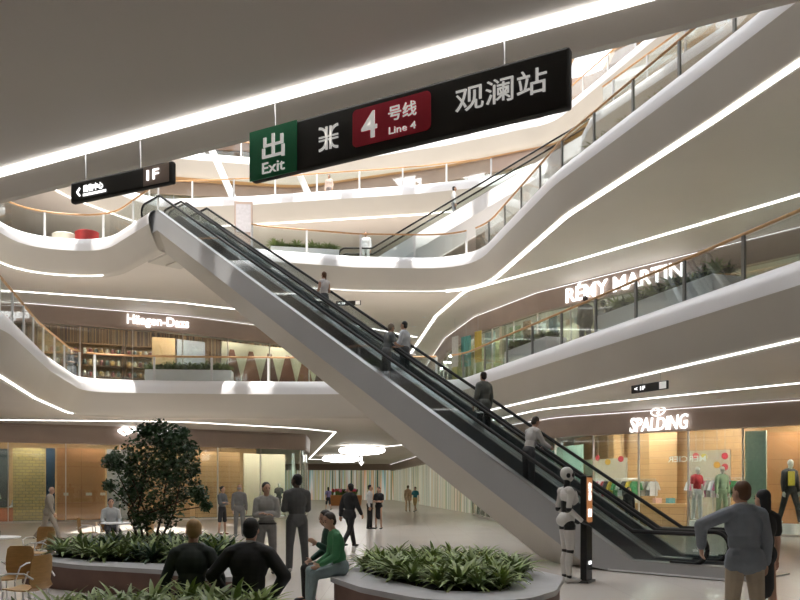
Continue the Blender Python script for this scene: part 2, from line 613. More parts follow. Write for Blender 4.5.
light_strip('broad light strip in dark ceiling that hangs the station sign', [(2.6, 4.26), (1.38, 4.92), (-3.8, 7.6), (-9, 10.3)], 4.67, .095, .06)
light_strip('bright light line in soffit above brown fascia with oval ball emblem', rounded([(17.5, 17), (11.5, 23, 2), (5.4, 30.8, 4), (3.6, 38, 2), (3.4, 50, 2), (-1.6, 60.5, 3), (-6.2, 89)], False), 4.67, .09, .04)
light_strip('zigzag light line in ground floor soffit above the corner shop', rounded([(-24, 33.5), (-17.9, 35.6, 3), (-10, 36.6, 4), (-5.1, 40.7, 3), (-3.5, 43.4, .3), (-9.8, 86, .3), (-6.3, 89)], False), 4.67, .09, .04)
light_strip('bright curved light line in soffit above serif lettering shop', rounded([(22, 13), (12.3, 24.6, 4), (6.5, 32.4, 5), (3.0, 36.6, 3), (1.9, 42, 4), (.7, 54)], False), 10.67, .14, .04)
light_strip('light line in soffit above ice cream shop lettering', rounded([(-24, 36), (-18, 36.6, 3), (-10.7, 39, 3), (-4, 43, 4), (1, 48)], False), 10.67, .10, .04)

# ---------------------------------------------------------------- glass balustrades
def balustrade(label, path, h, spacing=2.1, post=None, side=-.12, group=None, glass='glass', tall=1.05):
    p = resample(offset(path, side), .35)
    base = Vector((*p[len(p) // 2], h))
    t = thing('glass_balustrade', label, 'balustrade', base, group=group)
    z0, z1 = h + .30, h + .30 + tall
    MB().tube([(x, y, z1) for x, y in p], .04, 8).build('handrail', M['wood'], t, True, True)
    k = max(1, round(spacing / .35))
    for i in range(0, len(p), k):
        x, y = p[i]
        j = min(i + 1, len(p) - 1)
        d = Vector(p[j]) - Vector(p[j - 1])
        MB().box((x, y, (z0 + z1) / 2 - .02), (.09, .05, tall - .03), math.atan2(d.y, d.x)).build('post', post or M['post'], t, world=True)
        seg = p[i:i + k + 1]
        if len(seg) > 1:
            MB().sweep(seg, [(-.008, z0), (.008, z0), (.008, z1 - .08), (-.008, z1 - .08)], False, shut=True).build('glass_panel', M[glass], t, world=True)
    return t


balustrade('second floor glass balustrade with dark posts in front of planters and serif lettering', sub(V2, (10.0, 10), (2.2, 34.4)), 6)
balustrade('second floor glass balustrade in front of ice cream shop window', sub(V2, (1.6, 34.6), (-13.1, 33.6)), 6, 2.6, M['wmetal'])
balustrade('curving second floor balustrade with pale posts beside green planter', sub(V2, (-13.1, 33.2), (-10.2, 16)), 6, 1.7, M['wmetal'])
balustrade('third floor glass balustrade with grey posts rising beside the upper escalator', sub(V3o, (9.4, 12.5), (3.2, 35.7)), 12)
balustrade('third floor glass balustrade in front of long white planter', sub(V3o, (2.9, 36.3), (-6.6, 35.3)), 12, 2.6, M['wmetal'])
balustrade('third floor balustrade in front of red and white armchairs', sub(V3o, (-9.8, 31.1), (-16.3, 20)), 12, 2.4, M['wmetal'])
balustrade('fourth floor glass balustrade in front of tan wall', sub(V4, (5, 42.9), (-16.5, 42)), 18, 2.6, M['wmetal'])
balustrade('short fourth floor balustrade above the upper escalator landing', sub(V4, (11.5, 29.5), (8.75, 35.2)), 18, 2.2, M['wmetal'])
balustrade('fifth floor glass balustrade near the roof light', sub(V5, (13.6, 38), (-18, 53.2)), 24, 2.6, M['wmetal'])

# ---------------------------------------------------------------- shop fronts
L1R = rounded([(25, 15.8), (17, 23.6), (13.5, 27), (6.7, 33.6, 3), (4.7, 39.5, 3), (4.4, 50, 4), (-1.2, 105)], False)
L1L = rounded([(-11.5, 95), (-5.7, 50), (-5.4, 45.4, .8), (-11.3, 41, 5), (-18.6, 37.3, 3), (-25, 34)], False)
L2L = rounded([(1, 54), (-4, 47, 3), (-7.7, 44.4, 3), (-11, 42, 4), (-18, 39, 4), (-25, 37)], False)
L2R = rounded([(24, 15.3), (17, 23.6, 3), (11, 31, 4), (6.4, 36.8, 3), (4.0, 42, 3), (2.8, 48, 3), (2.0, 60)], False)
L3R = rounded([(22, 12), (14, 20, 3), (11.8, 27, 3), (11.2, 34, 2), (11.2, 50)], False)
L4B = rounded([(22, 36), (11, 48.3, 3), (3.4, 52.4, 4), (-7, 56.3, 4), (-20, 54.3), (-30, 55)], False)
L5B = rounded([(24, 44), (13, 55, 3), (3, 59, 4), (-8, 62, 4), (-30, 60)], False)
nwin = [0]


def shopfront(poly, z0, zb, zt, glass_range=None, pane=2.0, tn=10, thin_led=None, gl='store_glass'):
    o = MB().sweep(poly, [(-.3, zt), (-.3, zb), (.04, zb), (.07, zb + .08), (.05, zb + .25), (.10, zt - .12), (.05, zt - .1), (.05, zt)], False).build('trim_%d' % tn, M['brown'], smooth=True, keep=True)
    tag(o, kind='structure')
    if thin_led:
        light_strip(thin_led, offset(poly, .13), zt - .09, .02, .018, m='led_dim')
    q = poly if glass_range is None else sub(poly, *glass_range, closed=False)
    q = resample(offset(q, -.12), .25)
    nwin[0] += 1
    w = thing('window_%d' % nwin[0], None, None, (*q[len(q) // 2], z0), kind='structure')
    k = max(1, round(pane / .25))
    for i in range(0, len(q), k):
        x, y = q[i]
        d = Vector(q[min(i + 1, len(q) - 1)]) - Vector(q[min(i + 1, len(q) - 1) - 1])
        MB().box((x, y, (z0 + zb) / 2), (.045, .09, zb - z0), math.atan2(d.y, d.x)).build('mullion', M['mull'], w, world=True)
        seg = q[i:i + k + 1]
        if len(seg) > 1:
            MB().sweep(seg, [(-.008, z0 + .08), (.008, z0 + .08), (.008, zb), (-.008, zb)], False, shut=True).build('pane', M[gl], w, world=True)
    MB().sweep(q, [(-.05, z0), (.05, z0), (.05, z0 + .08), (-.05, z0 + .08)], False, shut=True).build('sill', M['mull'], w, world=True)
    return w


def back_wall(name, poly, d, z0, z1, m, a=None, b=None):
    q = poly if a is None else sub(poly, a, b)
    o = MB().sweep(resample(offset(q, -d), 1.0), [(0, z0), (0, z1), (-.15, z1), (-.15, z0)], False, shut=True).build(name, M[m], keep=True)
    return tag(o, kind='structure')


def side_wall(name, p, q, z0, z1, m):
    return tag(MB().bar((p[0], p[1], (z0 + z1) / 2), (q[0], q[1], (z0 + z1) / 2), .12, z1 - z0).build(name, M[m], keep=True), kind='structure')


shopfront(L1R, 0, 3.8, 4.7, ((25, 15.8), (4.4, 49)), 2.0, 10, 'thin light line at top of brown fascia above sportswear shop')
shopfront(L1L, 0, 3.8, 4.7, None, 2.6, 11)
shopfront(L2L, 6, 9.75, 10.7, None, 2.6, 12, 'thin light line over brown fascia with ice cream shop lettering')
shopfront(L2R, 6, 9.75, 10.7, None, 2.0, 13, 'thin light line over brown fascia with serif lettering')
shopfront(L3R, 12, 15.8, 16.7, None, 2.4, 14)
shopfront(L4B, 18, 21.8, 22.7, None, 3.0, 15)
shopfront(L5B, 24, 27.6, 30, None, 3.0, 16)
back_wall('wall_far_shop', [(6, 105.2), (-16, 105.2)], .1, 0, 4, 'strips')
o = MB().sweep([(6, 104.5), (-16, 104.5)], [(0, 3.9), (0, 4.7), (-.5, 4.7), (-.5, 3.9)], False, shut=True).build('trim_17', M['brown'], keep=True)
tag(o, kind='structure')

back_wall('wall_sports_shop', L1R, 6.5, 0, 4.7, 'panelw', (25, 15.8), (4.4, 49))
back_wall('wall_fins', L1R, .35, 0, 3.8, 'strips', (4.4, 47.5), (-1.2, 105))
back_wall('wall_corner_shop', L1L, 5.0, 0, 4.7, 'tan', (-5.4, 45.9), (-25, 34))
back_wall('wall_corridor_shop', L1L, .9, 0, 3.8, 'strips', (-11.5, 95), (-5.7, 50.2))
back_wall('wall_ice_cream_shop', L2L, 5.5, 6, 10.7, 'slat')
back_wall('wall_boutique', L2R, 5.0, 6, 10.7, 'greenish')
back_wall('wall_third_floor', L3R, 4, 12, 16.7, 'cream')
back_wall('wall_fourth_floor', L4B, .9, 18, 22.7, 'tan')
back_wall('wall_fifth_floor', L5B, 3, 24, 30, 'tan')


# light panels in the shop ceilings
def ceiling_lights(label, poly, d, z, step, m='lamp', a=None, b=None, group=None, size=(.9, .35)):
    q = poly if a is None else sub(poly, a, b)
    for i, (x, y) in enumerate(resample(offset(q, -d), step)):
        t = thing('ceiling_light', label, 'ceiling light', (x, y, z), .5, group)
        MB().box((0, 0, .03), (size[0] + .08, size[1] + .08, .06)).build('frame', M['wmetal'], t)
        MB().box((0, 0, -.012), (size[0], size[1], .03)).build('diffuser', M[m], t)


G = 'ceiling light panels inside the shops'
ceiling_lights('flat ceiling light panel inside the sportswear shop', L1R, 1.1, 4.63, 2.8, 'lamp', (20, 20.6), (5.0, 38.5), G + ' one')
ceiling_lights('flat ceiling light panel behind the sportswear shop counter', L1R, 5.2, 4.63, 3.0, 'lamp', (20, 20.6), (5.0, 38.5), G + ' two')
ceiling_lights('flat ceiling light panel inside the ground floor corner shop', L1L, .5, 4.63, 2.8, 'lamp', (-5.6, 45.9), (-23, 35), G + ' three')
ceiling_lights('flat ceiling light panel inside the ice cream shop', L2L, .6, 10.63, 2.8, 'lamp', None, None, G + ' four')
ceiling_lights('flat ceiling light panel inside the second floor boutique', L2R, 1.0, 10.63, 2.8, 'lampc', None, None, G + ' five')
ceiling_lights('ceiling light panel inside third floor shop', L3R, 1.8, 16.63, 3.5, 'lampu', None, None, G + ' six')
#ceiling_lights(' walkway', L4B, -2.6, 22.62, 4, 'lampu', None, None, G + ' seven')
# fin wall', L1R, -2.0, 4.62, 5, 'lampc', (4.4, 52), (-1.0, 103), G + ' eight', (1.2, .5))
# corridor shop', L1L, -1.2, 4.62, 6, 'lampc', (-11.3, 93), (-5.9, 52), G + ' nine', (1.2, .5))


def fill_lights(label, group, pts, z):  # added fill lights that brighten the dim floors and soffits
    for x, y in pts:
        t = thing('fill_downlight', label, 'ceiling light', (x, y, z), 0, group)
        MB().lathe([(.10, 0), (.125, 0), (.125, -.012), (.10, -.012)], 16).build('ring', M['wmetal'], t)
        MB().lathe([(0, -.002), (.10, -.002), (.10, -.006), (0, -.006)], 16).build('diffuser', M['fill_downlight'], t)


fill_lights('added round fill light in ground floor soffit before the corner shop', 'added fill lights before the corner shop', resample(offset(sub(L1L, (-5.4, 45.9), (-24, 34.5), False), 2.6), 2.6), 4.698)
fill_lights('added round fill light in corridor soffit between fin wall and far kiosk', 'added corridor fill lights', [(x - (y - 48) * .1, y) for y in range(48, 102, 6) for x in (-3.2, 0.6, 3.0)], 4.698)
fill_lights('added round fill light in soffit outside the sportswear shop', 'added fill lights outside the sportswear shop', resample(offset(sub(L1R, (20, 20.5), (5.2, 38), False), 1.6), 2.4), 4.698)
fill_lights('added round fill light in second floor soffit outside boutique', 'added fill lights outside the boutique', resample(offset(sub(L2R, (20, 20), (3.2, 46), False), 2.6), 2.6), 10.698)
fill_lights('added round fill light in second floor soffit outside ice cream shop', 'added fill lights outside the ice cream shop', resample(offset(sub(L2L, (-3, 47), (-22, 38), False), 1.8), 2.6), 10.698)

for y in (11.5, 16.0):  # luminaires added out of view to brighten the foreground
    for x in (-9.5, -4.5, 0.5, 5.5):
        t = thing('fill_luminaire', 'added square fill luminaire in the closed roof over the station sign', 'ceiling light', (x, y, 29.99), 0, 'added roof fill panels')
        MB().box((0, 0, -.04), (2.7, 2.7, .08)).build('frame', M['wmetal'], t)
        MB().box((0, 0, -.085), (2.5, 2.5, .02)).build('diffuser', M['roof_fill'], t)

# ---------------------------------------------------------------- escalators
SL = .596
def escalator(label, org, uh, rise, W, flip, side_near, side_far, group=None, clad=('clad', 'fascia'), glass='esc_glass', t_end=1.6):
    """org: plan point and height where the near top edge leaves the floor; uh: uphill plan direction; flip: +1 when the far side lies to the left of uphill"""
    T1 = rise / SL
    root = thing('escalator', label, 'escalator', org, math.atan2(uh[1], uh[0]), group)
    zf = lambda t: min(max(SL * t, 0), rise)
    ts = [-1.9, -1.0, -.5] + [i * .5 for i in range(1, int(T1 / .5))] + [T1 - .2, T1, T1 + .25, T1 + .8, T1 + t_end]
    ts.insert(3, 0.0)

    def run(name, prof, m, t0=-9, t1=99, shut=True, floor=.012, smooth=False):
        tt = [t for t in ts if t0 <= t <= t1]
        b = MB(); n = len(prof)
        vs_ = [(t, flip * w, max(zf(t) + z, floor)) for t in tt for w, z in prof]
        fs = []
        for i in range(len(tt) - 1):
            for k in range(n if shut else n - 1):
                l = (k + 1) % n
                fs.append((i * n + k, i * n + l, (i + 1) * n + l, (i + 1) * n + k))
        if shut: fs += [tuple(range(n)), tuple((len(tt) - 1) * n + k for k in range(n - 1, -1, -1))]
        b.add(vs_, fs)
        return b.build(name, m, root, smooth)

    n_in = .42 if side_near else .03
    f_in = .42 if side_far else .03
    run('underside', [(0.02, -.50), (n_in, -1.36), (W - f_in, -1.36), (W - .02, -.50), (W - .02, -.46), (.02, -.46)], M[clad[1]])
    run('side_cladding', [(0, .22), (0, -.52), (.04, -.52), (.04, .22)], M[clad[0]] if side_near else M['dsteel'])
    run('side_cladding', [(W, .22), (W, -.52), (W - .04, -.52), (W - .04, .22)], M[clad[0]] if side_far else M['dsteel'])
    for w0, w1 in ((0, .16), (W, W - .16)):
        run('deck', [(w0, .22), (w0, .25), (w1, .27), (w1, .22)], M['steel'])
        run('skirt', [(w1, .25), (w1, -.45), (w1 + (.02 if w1 > w0 else -.02), -.45), (w1 + (.02 if w1 > w0 else -.02), .25)], M['skirt'])
    # balustrade panels and hand rails
    for w in (.10, W - .10):
        path = [(t, zf(t) + .82) for t in ts if -1.2 < t < T1 + t_end - .3]
        t0, t1 = -1.25, T1 + t_end - .35
        a0 = [(t0 - .28 * math.sin(R(a)), .54 + .28 * math.cos(R(a))) for a in range(180, -1, -15)]
        a1 = [(t1 + .28 * math.sin(R(a)), rise + .54 + .28 * math.cos(R(a))) for a in range(0, 181, 15)]
        full = [(t0 + .45, .26)] + a0 + path + a1 + [(t1 - .45, rise + .26)]
        MB().tube([(t, flip * w, z) for t, z in full], .042, 8).build('handrail', M['rubber'], root, True)
        edges = [-1.25] + [i * 2.0 for i in range(0, int(T1 / 2) + 1)] + [T1 + t_end - .35]
        for e0, e1 in zip(edges, edges[1:]):
            tt = sorted({e0, e1} | {t for t in ts if e0 < t < e1})
            P = [(t, zf(t) + .25) for t in tt] + [(t, zf(t) + .79) for t in reversed(tt)]
            nn = len(P)
            vs_ = [(t, flip * (w - .006), z) for t, z in P] + [(t, flip * (w + .006), z) for t, z in P]
            fs = [tuple(range(nn)), tuple(range(2 * nn - 1, nn - 1, -1))] + [(i, (i + 1) % nn, nn + (i + 1) % nn, nn + i) for i in range(nn)]
            MB().add(vs_, fs).build('glass_panel', M[glass], root)
        for aa in (a0, a1):
            P = [(t, max(z, .26)) for t, z in aa]
            nn = len(P)
            vs_ = [(t, flip * (w - .006), z) for t, z in P] + [(t, flip * (w + .006), z) for t, z in P]
            MB().add(vs_, [tuple(range(nn)), tuple(range(2 * nn - 1, nn - 1, -1))] + [(i, (i + 1) % nn, nn + (i + 1) % nn, nn + i) for i in range(nn)]).build('glass_panel', M[glass], root)
    # steps
    zst = lambda t: min(max(SL * t - .22, 0.02), rise)
    sm = MB().box((0, 0, -.13), (.405, W - .40, .26))
    for k in range(5):
        sm.box((-.16 + k * .08, 0, .004), (.03, W - .42, .008))
    st = sm.build('step', M['skirt'], root)
    nose = MB().box((-.19, 0, .0), (.03, W - .40, .02)).build('step_edge', M['mull'], st)
    n = int((T1 + 1.0) / .4)
    for i in range(n):
        t = -.4 + i * .4
        if i == 0:
            s_, e_ = st, nose
        else:
            s_ = st.copy(); col.objects.link(s_); s_.parent = root
            e_ = nose.copy(); col.objects.link(e_); e_.parent = s_
        s_.location = (t + .2, flip * W / 2, zst(t + .2))
    MB().box((-1.4, flip * W / 2, .012), (1.7, W - .34, .02)).build('comb_plate', M['steel'], root)
    MB().box((T1 + 1.0, flip * W / 2, rise + .012), (1.1, W - .34, .02)).build('comb_plate', M['steel'], root)
    return root


EP = Vector((4.55, 15.8)); EU = Vector((-.685, .728)); EN = Vector((.728, .685))
def on_esc(t, w, drop=.22):
    p = EP + EU * t + EN * w
    return (p.x, p.y, max(SL * t - drop, .03))


e1 = escalator('long escalator lane nearest the fern planter with white side cladding', (EP.x, EP.y, 0), EU, 12, 1.10, -1, True, False)
p2_ = EP + EN * 1.12
e2 = escalator('long escalator lane behind the first one, on the sportswear shop side', (p2_.x, p2_.y, 0), EU, 12, 1.10, -1, False, True)
b = MB().box((-.75, .012, .035), (2.5, .02, .03)).build('base_highlight', M['white'], e1)  # white strip standing in for the thin highlight along the base
e3 = escalator('white escalator climbing from third floor to fourth floor behind curved balustrade', (-1.3, 37.15, 12), (1, 0), 6, 1.15, 1, True, True, None, ('white', 'white'), 'glass', 1.2)

# ---------------------------------------------------------------- hanging signs
def sign_board(name, label, A, B, z0, z1, th, material):
    A, B = Vector(A), Vector(B)
    d = B - A
    root = thing(name, label, 'sign', (A.x, A.y, z0), math.atan2(d.y, d.x))
    o = MB().box((d.length / 2, th / 2, (z1 - z0) / 2), (d.length, th, z1 - z0)).build('board', material, root)
    bevel(o, .02, 2)
    return root, d.length


def rods(root, xs, top, ytop, th):
    for x in xs:
        MB().tube([(x, th / 2, ytop), (x, th / 2, top)], .006, 6).build('hanging_rod', M['steel'], root)


def fit_text(name, body, w, h, m, parent, x, y, z, bold=0.0, ext=.004, shear=0.0, mirror=False, rz=0.0):
    o = text(name, body, 1.0, m, parent, (x, y, z), rz, bold, .5, 'CENTER', shear, 1.0, mirror)
    xs = [v.co.x for v in o.data.vertices]; zs = [v.co.z for v in o.data.vertices]
    cx, cz = (max(xs) + min(xs)) / 2, (max(zs) + min(zs)) / 2
    kx, kz = w / (max(xs) - min(xs)), h / (max(zs) - min(zs))
    for v in o.data.vertices:
        v.co = ((v.co.x - cx) * kx, v.co.y * 2 * ext, (v.co.z - cz) * kz)
    return o


A, B = (-1.18, 6.3), (1.07, 5.05)
sg, L = sign_board('station_sign', 'large black hanging station sign with green exit square and red line badge', A, B, 4.10, 4.49, .07, M['signb'])
rods(sg, (.22, 2.12), 4.68 - 4.10, .39, .07)
def lx(px): return (hit([A, B], px) - Vector(A)).length
g0, g1 = .0, lx(297)
o = MB().box(((g0 + g1) / 2, -.004, .195), (g1 - g0, .008, .385)).build('exit_square', M['green'], sg)
fit_text('lettering', '出', .215, .19, M['sign_flat'], sg, (g0 + g1) / 2 + .01, -.012, .235, .012)
fit_text('lettering', 'Exit', .215, .085, M['sign_flat'], sg, (g0 + g1) / 2 + .01, -.012, .075, .005)
lg = MB()
xc = lx(329)
for s_ in (-1, 1):
    lg.bar((xc + s_ * .018, -.008, .105), (xc + s_ * .018, -.008, .275), .008, .018, (1, 0, 0))
    lg.bar((xc, -.008, .19 + s_ * .012), (xc + .085, -.008, .19 + s_ * .012), .008, .011, (0, 0, 1))
    lg.bar((xc, -.008, .19 + s_ * .012), (xc - .085, -.008, .19 + s_ * .012), .008, .011, (0, 0, 1))
    for q in (-1, 1):
        pts = [(xc + q * (.02 + .065 * (1 - math.cos(a * math.pi / 12))), .19 + s_ * (.02 + .062 * math.sin(a * math.pi / 12))) for a in range(0, 7)]
        for a, c in zip(pts, pts[1:]):
            lg.bar((a[0], -.008, a[1]), (c[0], -.008, c[1]), .018, .008, (0, 1, 0))
lg.build('metro_emblem', M['sign_flat'], sg)
r0, r1 = lx(353), lx(431)
o = MB().box(((r0 + r1) / 2, -.004, .205), (r1 - r0, .008, .27)).build('line_badge', M['red'], sg)
md = o.modifiers.new('bevel', 'BEVEL'); md.width = .035; md.segments = 4; md.limit_method = 'WEIGHT'
bw = o.data.attributes.new('bevel_weight_edge', 'FLOAT', 'EDGE')
for e in o.data.edges:
    a, c = (o.data.vertices[i].co for i in e.vertices)
    if abs(a.y - c.y) > .004: bw.data[e.index].value = 1.0
fit_text('lettering', '4', .13, .19, M['sign_flat'], sg, lx(370), -.012, .205, .01)
fit_text('lettering', '号线', .225, .105, M['sign_flat'], sg, lx(403), -.012, .245, .004)
fit_text('lettering', 'Line 4', .215, .05, M['sign_flat'], sg, lx(403), -.012, .125, .0)
fit_text('lettering', '观澜站', lx(545) - lx(454), .165, M['sign_flat'], sg, lx(500), -.006, .215, .003)

A2, B2 = (-2.97, 7.2), (-1.91, 6.7)
sg2, L2 = sign_board('direction_sign', 'small black hanging direction sign with white arrow and floor number', A2, B2, 4.25, 4.44, .06, M['signb'])
rods(sg2, (.16, .80), 4.68 - 4.25, .19, .06)
o = MB().prism([(.86, -.003), (L2 - .03, -.003), (L2 - .03, -.001), (.86, -.001)], .015, .175).build('floor_panel', M['brown'], sg2)
fit_text('lettering', '1F', .13, .085, M['sign_w'], sg2, .97, -.008, .10, .008)
fit_text('lettering', '购物中心', .23, .062, M['sign_w'], sg2, .285, -.004, .105, .0)
MB().box((.30, -.004, .05), (.27, .006, .02)).build('underline', M['sign_w'], sg2)
MB().bar((.125, -.004, .12), (.09, -.004, .085), .006, .016, (1, 0, 0)).bar((.09, -.004, .085), (.125, -.004, .05), .006, .016, (1, 0, 0)).build('arrow', M['sign_w'], sg2)


def small_sign(label, A, B, z0, z1, ceil, txt, panel=True):
    s_, L = sign_board('direction_sign', label, A, B, z0, z1, .06, M['signb'])
    h = z1 - z0
    rods(s_, (L * .3, L * .8), ceil - z0, h, .06)
    fit_text('lettering', txt, L * .3, h * .45, M['sign_w'], s_, L * .25, -.006, h * .5, .02)
    if panel: MB().box((L * .88, -.004, h / 2), (L * .18, .008, h * .8)).build('floor_panel', M['sign_flat'], s_)


small_sign('small dark direction sign hanging above the sportswear shop fascia', (6.15, 21.3), (6.75, 20.2), 4.18, 4.40, 4.68, '< 1F')
small_sign('tiny black direction sign hanging from soffit behind the woman on escalator', (-3.05, 37.9), (-1.85, 37.7), 10.28, 10.50, 10.68, '< 2F')
s_ = thing('arrow_sign', 'little white arrow sign hanging in the far corridor', 'sign', (-2.9, 60, 3.3))
MB().tube([(0, 0, .6), (0, 0, 1.39)], .012, 6).build('hanging_rod', M['steel'], s_)
MB().prism([(-.08, -.02), (.08, -.02), (.08, .02), (-.08, .02)], .15, .7).bar((-.2, 0, .3), (0, 0, .02), .04, .1, (0, 1, 0)).bar((.2, 0, .3), (0, 0, .02), .04, .1, (0, 1, 0)).build('arrow', M['sign_w'], s_)

# ---------------------------------------------------------------- lit shop lettering
def shop_sign(label, poly, px0, px1, z, h, body, bold=.02, shear=0.0, off=.18, m='sign_w', mirror=False):
    a, c = hit(poly, px0, -off), hit(poly, px1, -off)
    d = c - a
    mid = (a + c) / 2
    t = thing('shop_sign', label, 'sign', (mid.x, mid.y, z), math.atan2(d.y, d.x))
    fit_text('lettering', body, d.length, h, M[m], t, 0, 0, 0, bold, .03, shear, mirror)
    return t, d.length


fit = lambda px0, px1, py, poly: 1.7 + (487 - py) * ((hit(poly, px0, -.18) + hit(poly, px1, -.18)) / 2).y / 800
shop_sign('glowing white ice cream shop lettering on brown fascia', L2L, 127, 189, fit(127, 189, 322.5, L2L), .62, 'Häagen-Dazs', .022)
shop_sign('glowing white serif capital lettering on second floor brown fascia', L2R, 566, 683, fit(566, 683, 281, L2R), .80, 'RÉMY MARTIN', .012)
t, l_ = shop_sign('glowing white slanted sportswear lettering with oval ball emblem', L1R, 630, 688, fit(630, 688, 423, L1R), .50, 'SPALDING', .014, .15)
for v in t.children[0].data.vertices:
    u = v.co.x / l_
    v.co.z += .04 * u + abs(u) * .12 * (1 if v.co.z > 0 else .4) * (1 if v.co.z > -.1 else -.3)
t.location.z -= .03
em = MB()
N_ = 28
ring = [(math.cos(2 * math.pi * k / N_), math.sin(2 * math.pi * k / N_)) for k in range(N_)]
em.tube([(.27 * c + .06 * s_, -.02, .47 + .16 * s_) for c, s_ in ring], .026, 6, True)
em.build('oval_emblem', M['sign_w'], t)
fit_text('emblem_letter', 'S', .14, .19, M['sign_w'], t, .0, -.02, .47, .01, .02, .2)
t, l_ = shop_sign('white diamond emblem and lettering on brown fascia behind tree top', L1L, 138, 182, fit(138, 182, 431, L1L), .36, 'lotto', .02)
dm = MB()
xl = (hit(L1L, 127, -.18) - Vector(t.location[:2])).length
for dx, dz in ((-.10, -.06), (.10, .06)):
    q = [(-xl + dx - .32, dz), (-xl + dx, dz - .2), (-xl + dx + .32, dz), (-xl + dx, dz + .2)]
    for a, c in zip(q, q[1:] + q[:1]):
        dm.bar((a[0], -.02, a[1]), (c[0], -.02, c[1]), .12, .06, (0, 1, 0))
dm.build('diamond_emblem', M['sign_w'], t)
a = hit(L1R, 668, .16); c = hit(L1R, 706, .16); d = c - a
t = thing('window_lettering', 'painted reflection of pale lettering in sportswear shop glass', 'sign', (*((a + c) / 2), 2.75), math.atan2(d.y, d.x))  # reflection in the glass, built as mirrored lettering
fit_text('lettering', 'MERCIER', d.length, .22, M['sign_flat'], t, 0, 0, 0, .01, .005, 0, True)

# cloud shaped lamps in the corridor soffit
def cloud_lamp(label, c, w, d):
    t = thing('cloud_lamp', label, 'ceiling lamp', c)
    b = MB()
    rnd = random.Random(3)
    n = 9
    for i in range(n):
        u = i / (n - 1) - .5
        r = (.24 + .16 * math.cos(u * 2.8)) * w / 3.2
        b.ell((u * w * .86, rnd.uniform(-.25, .25) * d, rnd.uniform(-.02, .06) - .06), (r * 1.15, r * 1.1, r * .85), None, 12, 7)
    b.build('cloud_shade', M['lampc2'], t, 'all')
    for x in (-w * .25, w * .25):
        MB().tube([(x, 0, 0), (x, 0, 4.69 - c[2])], .02, 6).build('hanging_rod', M['steel'], t)


M['lampc2'] = mat('cloud_glow', (1, .99, .97), .5, emit=1.6)
cloud_lamp('large glowing cloud shaped lamp under the corridor soffit', (-2.75, 58, 4.38), 3.2, 1.6)
cloud_lamp('farther small glowing cloud shaped lamp deep in corridor', (-5.6, 76, 4.40), 3.4, 1.8)

# ---------------------------------------------------------------- people
def remesh(mb, name, material, parent, vox, it=4, grow=0.0):
    me = bpy.data.meshes.new(name)
    me.from_pydata(mb.v, [], mb.f)
    bm = bmesh.new(); bm.from_mesh(me)
    bmesh.ops.recalc_face_normals(bm, faces=bm.faces)
    bm.to_mesh(me); bm.free()
    t = bpy.data.objects.new('tmp', me)
    col.objects.link(t)
    r = t.modifiers.new('r', 'REMESH'); r.mode = 'VOXEL'; r.voxel_size = vox
    s = t.modifiers.new('s', 'SMOOTH'); s.iterations = it; s.factor = .5
    out = bpy.data.meshes.new_from_object(t.evaluated_get(bpy.context.evaluated_depsgraph_get()))
    bpy.data.objects.remove(t); bpy.data.meshes.remove(me)
    out.name = name
    out.materials.clear(); out.materials.append(material)
    out.polygons.foreach_set('use_smooth', [True] * len(out.polygons))
    o = bpy.data.objects.new(name, out)
    col.objects.link(o)
    o.parent = parent
    return o


V = Vector
UP = V((0, 0, 1))
STAND = dict(legs=((2, 2, 4), (-2, 2, 4)), arms=(((-.14, .02, -1), (-.05, .16, -1)), ((.14, .02, -1), (.05, .16, -1))))
WALK = dict(legs=((24, 8, 2), (-16, 22, 2)), arms=(((-.14, -.3, -1), (-.06, -.1, -1)), ((.14, .35, -1), (.06, .6, -1))))
CROSS = dict(legs=((2, 2, 4), (-2, 2, 5)), arms=(((-.12, .2, -1), (.9, .38, .12)), ((.12, .2, -1), (-.9, .45, .05))))
SIT = dict(legs=((82, 84, 6), (82, 84, 6)), arms=(((-.2, .25, -1), (.25, .9, -.25)), ((.2, .25, -1), (-.25, .9, -.25))), sit=True)


